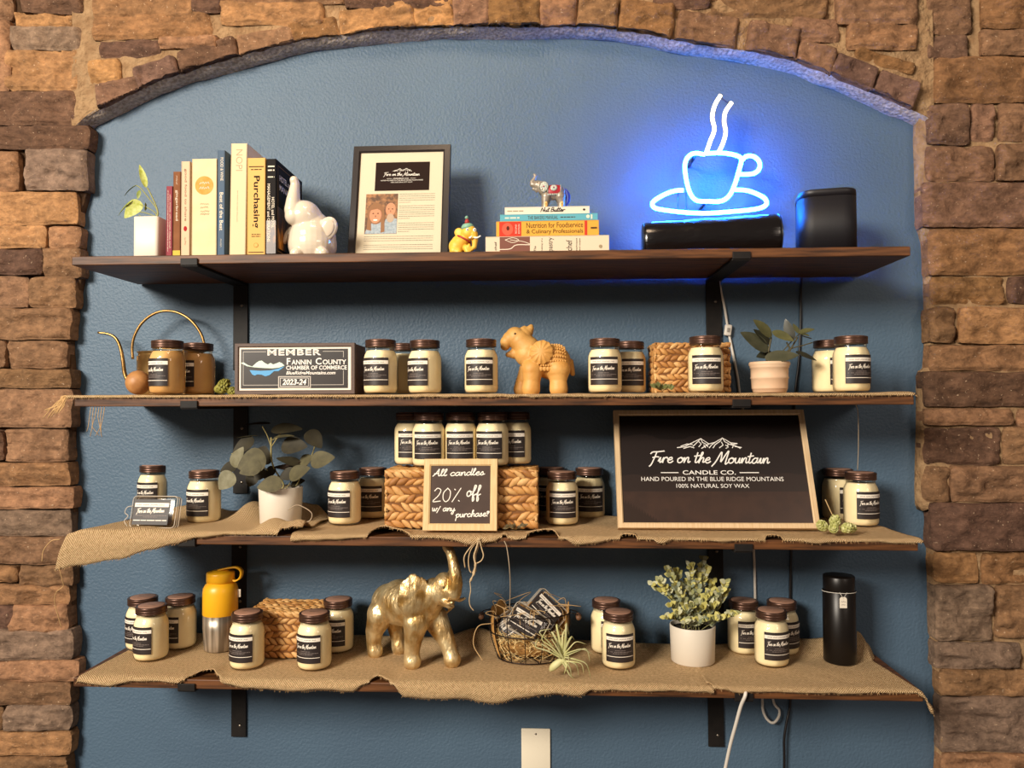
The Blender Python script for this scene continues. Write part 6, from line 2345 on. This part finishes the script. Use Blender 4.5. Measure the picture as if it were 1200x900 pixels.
for k, (dx, dy, dz, rx, ry, rz, lb) in enumerate(((-.006, -.034, ktop * .80, -26, 30, -4, 'foremost wax melt pack in the wire basket, tilted toward the air plant'), (.040, .006, ktop * .98, -16, 46, 6, 'wax melt pack standing highest in the wire basket, behind the foremost one'),
                                                   (-.036, .004, ktop * .70, -30, -30, 10, 'wax melt pack half buried behind the foremost one, by the wire basket paper'))):
    rot = Euler((math.radians(rx), math.radians(ry), math.radians(rz)), 'XYZ')
    off = rot.to_matrix() @ Vector((0, 0, -.030))
    melt_pack(lb, o0 + Vector((dx, dy, dz)) + off, rot, w=.094, h=.066, d=.018)

# air plant in front of the basket
q = on_shelf(3, 645, 788)
Ya = -.268
o0 = Vector((at(652, 778, Ya).x, Ya, shz(3, q.x) + LIFT))
t = thing('air_plant', 'spidery pale green air plant lying against the wire basket', 'plant', o0)
ap = MB()
k_ = 1 / 6.92 / ppm(Ya)


def aq(x, y, dy=0):
    return at(x / 6.921 + 560, y / 6.923 + 680, Ya + dy) - o0


rnd = random.Random(3)
b_ = aq(600, 715)
ctr = aq(690, 640)
ap.add(tube(catmull([aq(585, 735), aq(615, 700), aq(655, 668), aq(690, 640), aq(705, 600)], 4), [.003, .005, .007, .008, .0085, .009, .009, .0088, .0085, .008, .0075, .007, .0065, .006, .005, .004, .003], 10), 1)
ends = [(560, 400, 520, 480), (490, 470, 470, 540), (590, 395, 500, 420), (700, 430, 640, 360), (740, 450, 720, 350), (780, 480, 760, 460), (880, 520, 800, 500), (910, 660, 880, 560), (915, 790, 880, 680), (860, 760, 840, 680), (820, 780, 800, 690), (760, 790, 750, 720), (740, 720, 735, 620), (540, 560, 520, 520), (600, 480, 600, 420), (720, 380, 690, 440), (930, 600, 850, 560), (640, 540, 600, 480), (700, 760, 720, 700), (780, 800, 740, 760)]
for i, (ex_, ey_, mx_, my_) in enumerate(ends):
    dy = rnd.uniform(-.02, .03) if ey_ < 600 else rnd.uniform(-.02, 0)
    s = ctr + Vector((rnd.uniform(-.005, .005), rnd.uniform(-.005, .005), rnd.uniform(-.006, .006)))
    mdp = aq(mx_, my_, dy * .5 - .01) 
    P = catmull([s, s.lerp(mdp, .55) + Vector((0, -.004, .004)), mdp, aq(ex_, ey_, dy)], 5)
    P = [Vector((p_.x, p_.y, max(p_.z, .002))) for p_ in P]
    n = len(P)
    ap.add(tube(P, [.0036 * (1 - k / n) ** .8 + .0004 for k in range(n)], 7, flat=.55), 0 if i % 3 else 1)
ap.build('foliage', [mat('air_plant_green', '#a8a66c', .6, col2='#bdb98a', nscale=50), mat('air_plant_pale', '#cfc994', .6, col2='#b5b372', nscale=40)], t)

# ------------------------------------------------------------------ bottles
q = on_shelf(3, 258, 769)
Yy = q.y + .037
o0 = Vector((at(258, 765, Yy).x, Yy, shz(3, q.x) + LIFT))
STEEL = mat('steel_painted_glints', '#d8ccbb', .36, metal=.75, col2='#8f8271', nscale=75, stretch=(1, 1, .01), detail=1, lo=.4, hi=.6)  # upright pale and dark stripes paint highlight streaks into the steel colour
YB = mat('yellow_plastic', '#f0b01c', .38)
r = 20 / ppm(Yy)
zt = lambda y: at(258, y, Yy - .01).z - o0.z
t = thing('drink_bottle', 'steel and yellow drinking bottle with a loop lid on the lowest shelf', 'bottle', o0)
z1, z2, z3, z4 = zt(720), zt(691), zt(686), zt(671)
MB().add(lathe([(0, 0), (r * .84, 0), (r * .9, .003), (r * .93, .02), (r * .985, z1 * .6), (r * .985, z1 + .001)], 44)).build('steel_body', STEEL, t)
MB().add(lathe([(r * .985, z1), (r * 1.0, z1 + .001), (r * 1.0, z2 - .006), (r * .97, z2 + .004), (r * .86, z3 + .002), (r * .76, z3 + .006), (r * .72, z3 + .008)], 44)).build('shoulder', YB, t)
cap = MB().add(lathe([(r * .72, z3 + .0075), (r * .80, z3 + .009), (r * .80, z4 - .004), (r * .78, z4), (r * .5, z4 + .001), (r * .45, z4 + .004), (0, z4 + .004)], 40)).build('cap', YB, t)
V, F = [], []
P = catmull([(r * -.1, -.004, z4 + .005), (r * .45, -.002, z4 + .010), (r * 1.0, 0, z4 + .012), (r * 1.28, 0, z4 + .002), (r * 1.22, 0, z4 - .014), (r * .95, 0, z4 - .022), (r * .78, 0, z4 - .020)], 6)
for p_ in P:
    for yy, dz in ((-.008, 0), (.008, 0)):
        V.append((p_.x, yy, p_.z))
for k in range(len(P) - 1):
    F.append((2 * k, 2 * k + 1, 2 * k + 3, 2 * k + 2))
lo = MB().add((V, F)).build('loop', YB, cap)
m_ = lo.modifiers.new('t', 'SOLIDIFY'); m_.thickness = .004; m_.offset = 0
tg = MB().add(box(.012, .002, .020, .0006, c=(r * 1.05, .004, z2 - .012)), smooth=False).build('hang_tag', mat('tag_paper', '#e9decb', .7), t)

q = on_shelf(3, 984.5, 784)
Yt = q.y + .036
o0 = Vector((at(984.5, 780, Yt).x, Yt, shz(3, q.x) + LIFT))
BLK = mat('matte_black_steel', '#17120f', .36, metal=.3)
r = 17.8 / ppm(Yt)
H = at(984.5, 674, Yt).z - o0.z
hz_ = at(984.5, 694, Yt - .03).z - o0.z
t = thing('tumbler', 'tall matte black tumbler with a white price tag on the lowest shelf', 'tumbler', o0)
MB().add(lathe([(0, 0), (r * .96, 0), (r, .003), (r, hz_ - .001), (r * .97, hz_)], 44)).build('body', BLK, t)
MB().add(lathe([(r * .955, hz_), (r * .965, hz_ + .001), (r * .965, H - .002), (r * .93, H), (r * .3, H + .0005), (0, H)], 44)).build('lid', BLK, t)
tg = MB()
tz = at(988, 706, Yt - r).z - o0.z
tx = at(988, 706, Yt - r).x - o0.x
pts = [(-.0085, -.013), (.0085, -.013), (.0085, .009), (.005, .013), (-.005, .013), (-.0085, .009)]
tg.add(([(tx + x, -r - .0016, tz + z) for x, z in pts] + [(tx + x, -r - .0006, tz + z) for x, z in pts], [(0, 1, 2, 3, 4, 5), (11, 10, 9, 8, 7, 6)] + [(i, 6 + i, 6 + (i + 1) % 6, (i + 1) % 6) for i in range(6)]), 0, False)
tg.add(shift(squiggle(-.005, .006, .002, .004, .0007, 3), tx, -r - .0019, tz), 1, False)
tg.add(shift(squiggle(-.004, .005, -.005, .003, .0006, 5), tx, -r - .0019, tz), 1, False)
tag_o = tg.build('price_tag', [mat('tag_paper', '#e9decb', .7), LGREY], t)
st = [(r * 1.012 * math.sin(a), -r * 1.012 * math.cos(a), hz_ - .004 + .003 * math.cos(a * 1.0)) for a in [2 * PI * k / 40 for k in range(40)]]
sm_ = MB().add(tube(st, .0008, 6, closed=True)).add(tube([(tx - .008, -r * .99 - .001, hz_ + .001), (tx, -r - .0016, tz + .010), (tx + .010, -r * .95 - .001, hz_ + .0005)], .0008, 6))
sm_.build('tag_string', mat('string_white', '#d8d0c4', .8), tag_o)

# ------------------------------------------------------------------ strings, cords, plate
def cord(name, label, cat, pts, r_, m, n=7, extra=None):
    """pts: (px, py, Y)"""
    P = [at(*p) for p in pts]
    b_ = P[0]
    t = thing(name, label, cat, b_)
    MB().add(tube([q - b_ for q in catmull(P, n)], r_, 8)).build('strand', m, t)
    return t, b_


YF = -SH_D - .012
bow = thing('raffia_bow', 'raffia bow hanging from the front of the third shelf below the chalk sign', 'bow', at(558, 632, YF))
b_ = at(558, 632, YF)
RAF = mat('raffia', '#c9b08a', .8, col2='#b39770', nscale=60)
w3 = lambda pts, dy=0: [at(x / 10 + 530, y / 10 + 630, YF + dy) - b_ for x, y in pts]
lp = MB()
for pts, rr_ in (([(300, 20), (200, 130), (140, 230), (150, 350)], .0021), ([(310, 20), (220, 140), (190, 260), (200, 370), (220, 410)], .0019), ([(315, 20), (280, 130), (255, 220), (270, 330), (240, 420)], .0019), ([(320, 30), (300, 120), (270, 230), (275, 400)], .0018), ([(322, 40), (345, 130), (365, 210), (340, 270), (290, 300)], .0014)):
    lp.add(tube(catmull(w3(pts, rnd.uniform(-.006, .004)), 6), rr_, 7, flat=.7))
lp.add(tube(catmull(w3([(275, 290), (262, 400), (230, 470), (205, 525)], -.003), 6), [.0022 + .0008 * math.sin(k) for k in range(19)], 7))
lp.build('loops', RAF, bow)
MB().add(tube(catmull(w3([(208, 520), (215, 620), (200, 720), (210, 800), (250, 855)]), 6), .0011, 6)).build('tail', RAF, bow)
MB().add(ellipsoid(w3([(312, 22)])[0], (.005, .004, .004), 12, 8)).build('knot', RAF, bow)

TW = mat('twine', '#a8957c', .85)
cord('twine', 'single grey twine hanging from the third shelf into the wire basket', 'string', [(591, 634, -SH_D - .010), (594, 642, -SH_D - .011), (597, 665, -SH_D - .010), (598, 690, -.28), (597, 716, -.24)], .0011, TW)
cord('twine', 'thin twine hanging from the second shelf in front of the rightmost jars', 'string', [(1003, 474, -.235), (1005.5, 485, -.20), (1006, 520, -.17), (1005, 551, -.16)], .0008, TW)
cord('twine', 'loose twine loop beside the eucalyptus pot on the third shelf', 'string', [(337, 598, -.275), (347, 592, -.27), (356, 594.5, -.268), (365, 601, -.268), (364, 609, -.268), (356, 613, -.27), (349, 611, -.274)], .0011, TW)
fr = thing('burlap_fringe', 'frayed burlap threads drooping past the end of the second shelf', 'fringe', at(80, 468, -.30))
b_ = at(80, 468, -.30)
fm = MB()
for i in range(16):
    x0_, x1_ = 84 - rnd.uniform(0, 3), 52 + rnd.uniform(-2, 20)
    P = [at(x0_ + 6, 463.5 + rnd.uniform(0, 3), -.297), at(76 + rnd.uniform(-4, 4), 464 + rnd.uniform(-1, 3), -.303), at((x0_ + x1_) / 2, 470 + rnd.uniform(-2, 5), -.306), at(x1_, 486 + rnd.uniform(-8, 5), -.308)]
    fm.add(tube([p - b_ for p in catmull(P, 5)], .0010, 5))
fm.build('threads', mat('burlap_thread', '#c39d6a', .9), fr)
fr = thing('burlap_fringe', 'wispy burlap threads hanging just below the second shelf near the stone', 'fringe', at(112, 475, -.29))
b_ = at(112, 475, -.29)
fm = MB()
for i in range(6):
    x_ = 105 + i * 3.2
    fm.add(tube([at(*p) - b_ for p in ((x_ + 2, 474, -.295), (x_, 488, -.292), (x_ - 1 + rnd.uniform(-3, 4), 500, -.29), (x_ + rnd.uniform(-6, 6), 508 + rnd.uniform(-3, 5), -.29))], .0007, 5))
fm.build('threads', mat('burlap_thread', '#c39d6a', .9), fr)
cord('twine', 'loose pale thread hanging over the stones from the sagging burlap', 'string', [(70, 632, -.305), (60, 634, -.302), (51, 645, -.300), (49, 658, -.300)], .0009, mat('burlap_thread', '#c39d6a', .9))
cord('twine', 'frayed thread dangling down the stones from the sagging burlap corner', 'string', [(69, 664, -.312), (73, 680, -.30), (74, 687, -.29), (66, 694, -.28), (64, 705, -.27), (68, 722, -.26), (72, 735, -.25)], .0009, mat('burlap_thread', '#c39d6a', .9))

CWH = mat('white_cord', '#d9d0c4', .45)
CBK = mat('black_cord', '#1a1516', .4)
SW = at(853, 387, -.006)
t, b_ = cord('power_cord', 'white power cord of the neon cup with an inline switch, running down behind the shelves', 'cord',
             [(842, 300, -.0045), (844, 336, -.0045), (849, 360, -.006), (853, 385, -.007), (858, 410, -.006), (864, 440, -.0045), (867, 462, -.0045), (874, 500, -.0045), (880, 560, -.0045), (882, 620, -.0045), (884, 660, -.0045), (885, 705, -.0045), (886, 740, -.0045), (888, 775, -.0045), (893, 815, -.005), (894, 832, -.012), (899, 843, -.02), (906, 847, -.024), (912, 841, -.02), (913, 832, -.012), (906, 820, -.005), (902, 775, -.0045)], .0034, CWH)
q = at(853, 387, -.010) - b_
sw_o = MB().add(box(.0185, .013, .030, .004, 3)).build('switch', CWH, t)
sw_o.location = q
sw_o.rotation_euler = (0, math.radians(8), 0)
MB().add(box(.007, .003, .011, .001, c=(0, -.0072, 0)), smooth=False).build('rocker', mat('switch_grey', '#8f877d', .5), sw_o)
cord('power_cord', 'white cord dropping over the front of the lowest shelf and out below', 'cord', [(874, 809, -SH_D - .006), (873, 816, -SH_D - .013), (868, 828, -.30), (862, 850, -.28), (856, 872, -.26), (850, 900, -.24), (843, 935, -.22)], .0040, CWH)
cord('power_cord', 'black power cord of the speaker running down behind the shelves', 'cord',
     [(952, 285, -.0045), (943, 310, -.0045), (939, 330, -.0045), (938, 380, -.0045), (936, 425, -.0045), (932, 460, -.0045), (929, 520, -.0045), (928, 600, -.0045), (927, 650, -.0045), (926, 690, -.0045), (926, 740, -.0045), (926, 790, -.0045), (926, 824, -.006), (922, 845, -.014), (919, 865, -.018), (919, 885, -.016), (919, 930, -.012)], .0034, CBK)
q = at(628, 880, -.004)
pw = 33.5 / ppm(0)
t = thing('wall_plate', 'blank ivory wall plate screwed to the wall below the lowest shelf', 'wall plate', (q.x, -.0035, at(628, 853, 0).z))
MB().add(box(pw, .006, .122, .002, 3, c=(0, 0, -.061))).build('plate', mat('ivory_plastic', '#efe3cb', .4), t)
for z in (-.013, -.109):
    s = MB().add(lathe([(0, .0016), (.0022, .0013), (.003, 0)], 14)).build('screw', SCREW, t)
    s.location = (0, -.003, z)
    s.rotation_euler = (PI / 2, 0, 0)
# ------------------------------------------------------------------ light
def area(name, loc, target, size, power, col, sy=None):
    l = bpy.data.lights.new(name, 'AREA')
    l.energy = power
    l.color = col
    l.shape = 'RECTANGLE'
    l.size = size
    l.size_y = sy or size
    o = bpy.data.objects.new(name, l)
    C.objects.link(o)
    o.location = loc
    o.rotation_euler = (Vector(target) - Vector(loc)).to_track_quat('-Z', 'Y').to_euler()
    return o


area('window_daylight', (-2.9, -4.3, 1.75), (-0.1, 0, -0.25), 1.5, 410, (1.0, 0.91, 0.78), 1.3)
area('far_window_daylight', (2.3, -3.4, 1.2), (0.3, 0, -0.3), 0.9, 20, (1.0, 0.84, 0.70))
area('ceiling_lamp', (-0.3, -1.25, 1.95), (-.1, 0, 0.8), 0.6, 14, (1.0, 0.72, 0.48), 0.4)
w = bpy.data.worlds.new('room')
SC.world = w
w.use_nodes = True
bg = w.node_tree.nodes['Background']
bg.inputs['Color'].default_value = (1.0, 0.78, 0.64, 1)
bg.inputs['Strength'].default_value = 0.14

SC.view_settings.view_transform = 'Standard'
SC.view_settings.look = 'None'
SC.view_settings.gamma = 1.0
SC.view_settings.use_curve_mapping = False
SC.view_settings.exposure = 0.0
SC.cycles.max_bounces = 8
SC.cycles.transparent_max_bounces = 24
SC.cycles.use_denoising = True
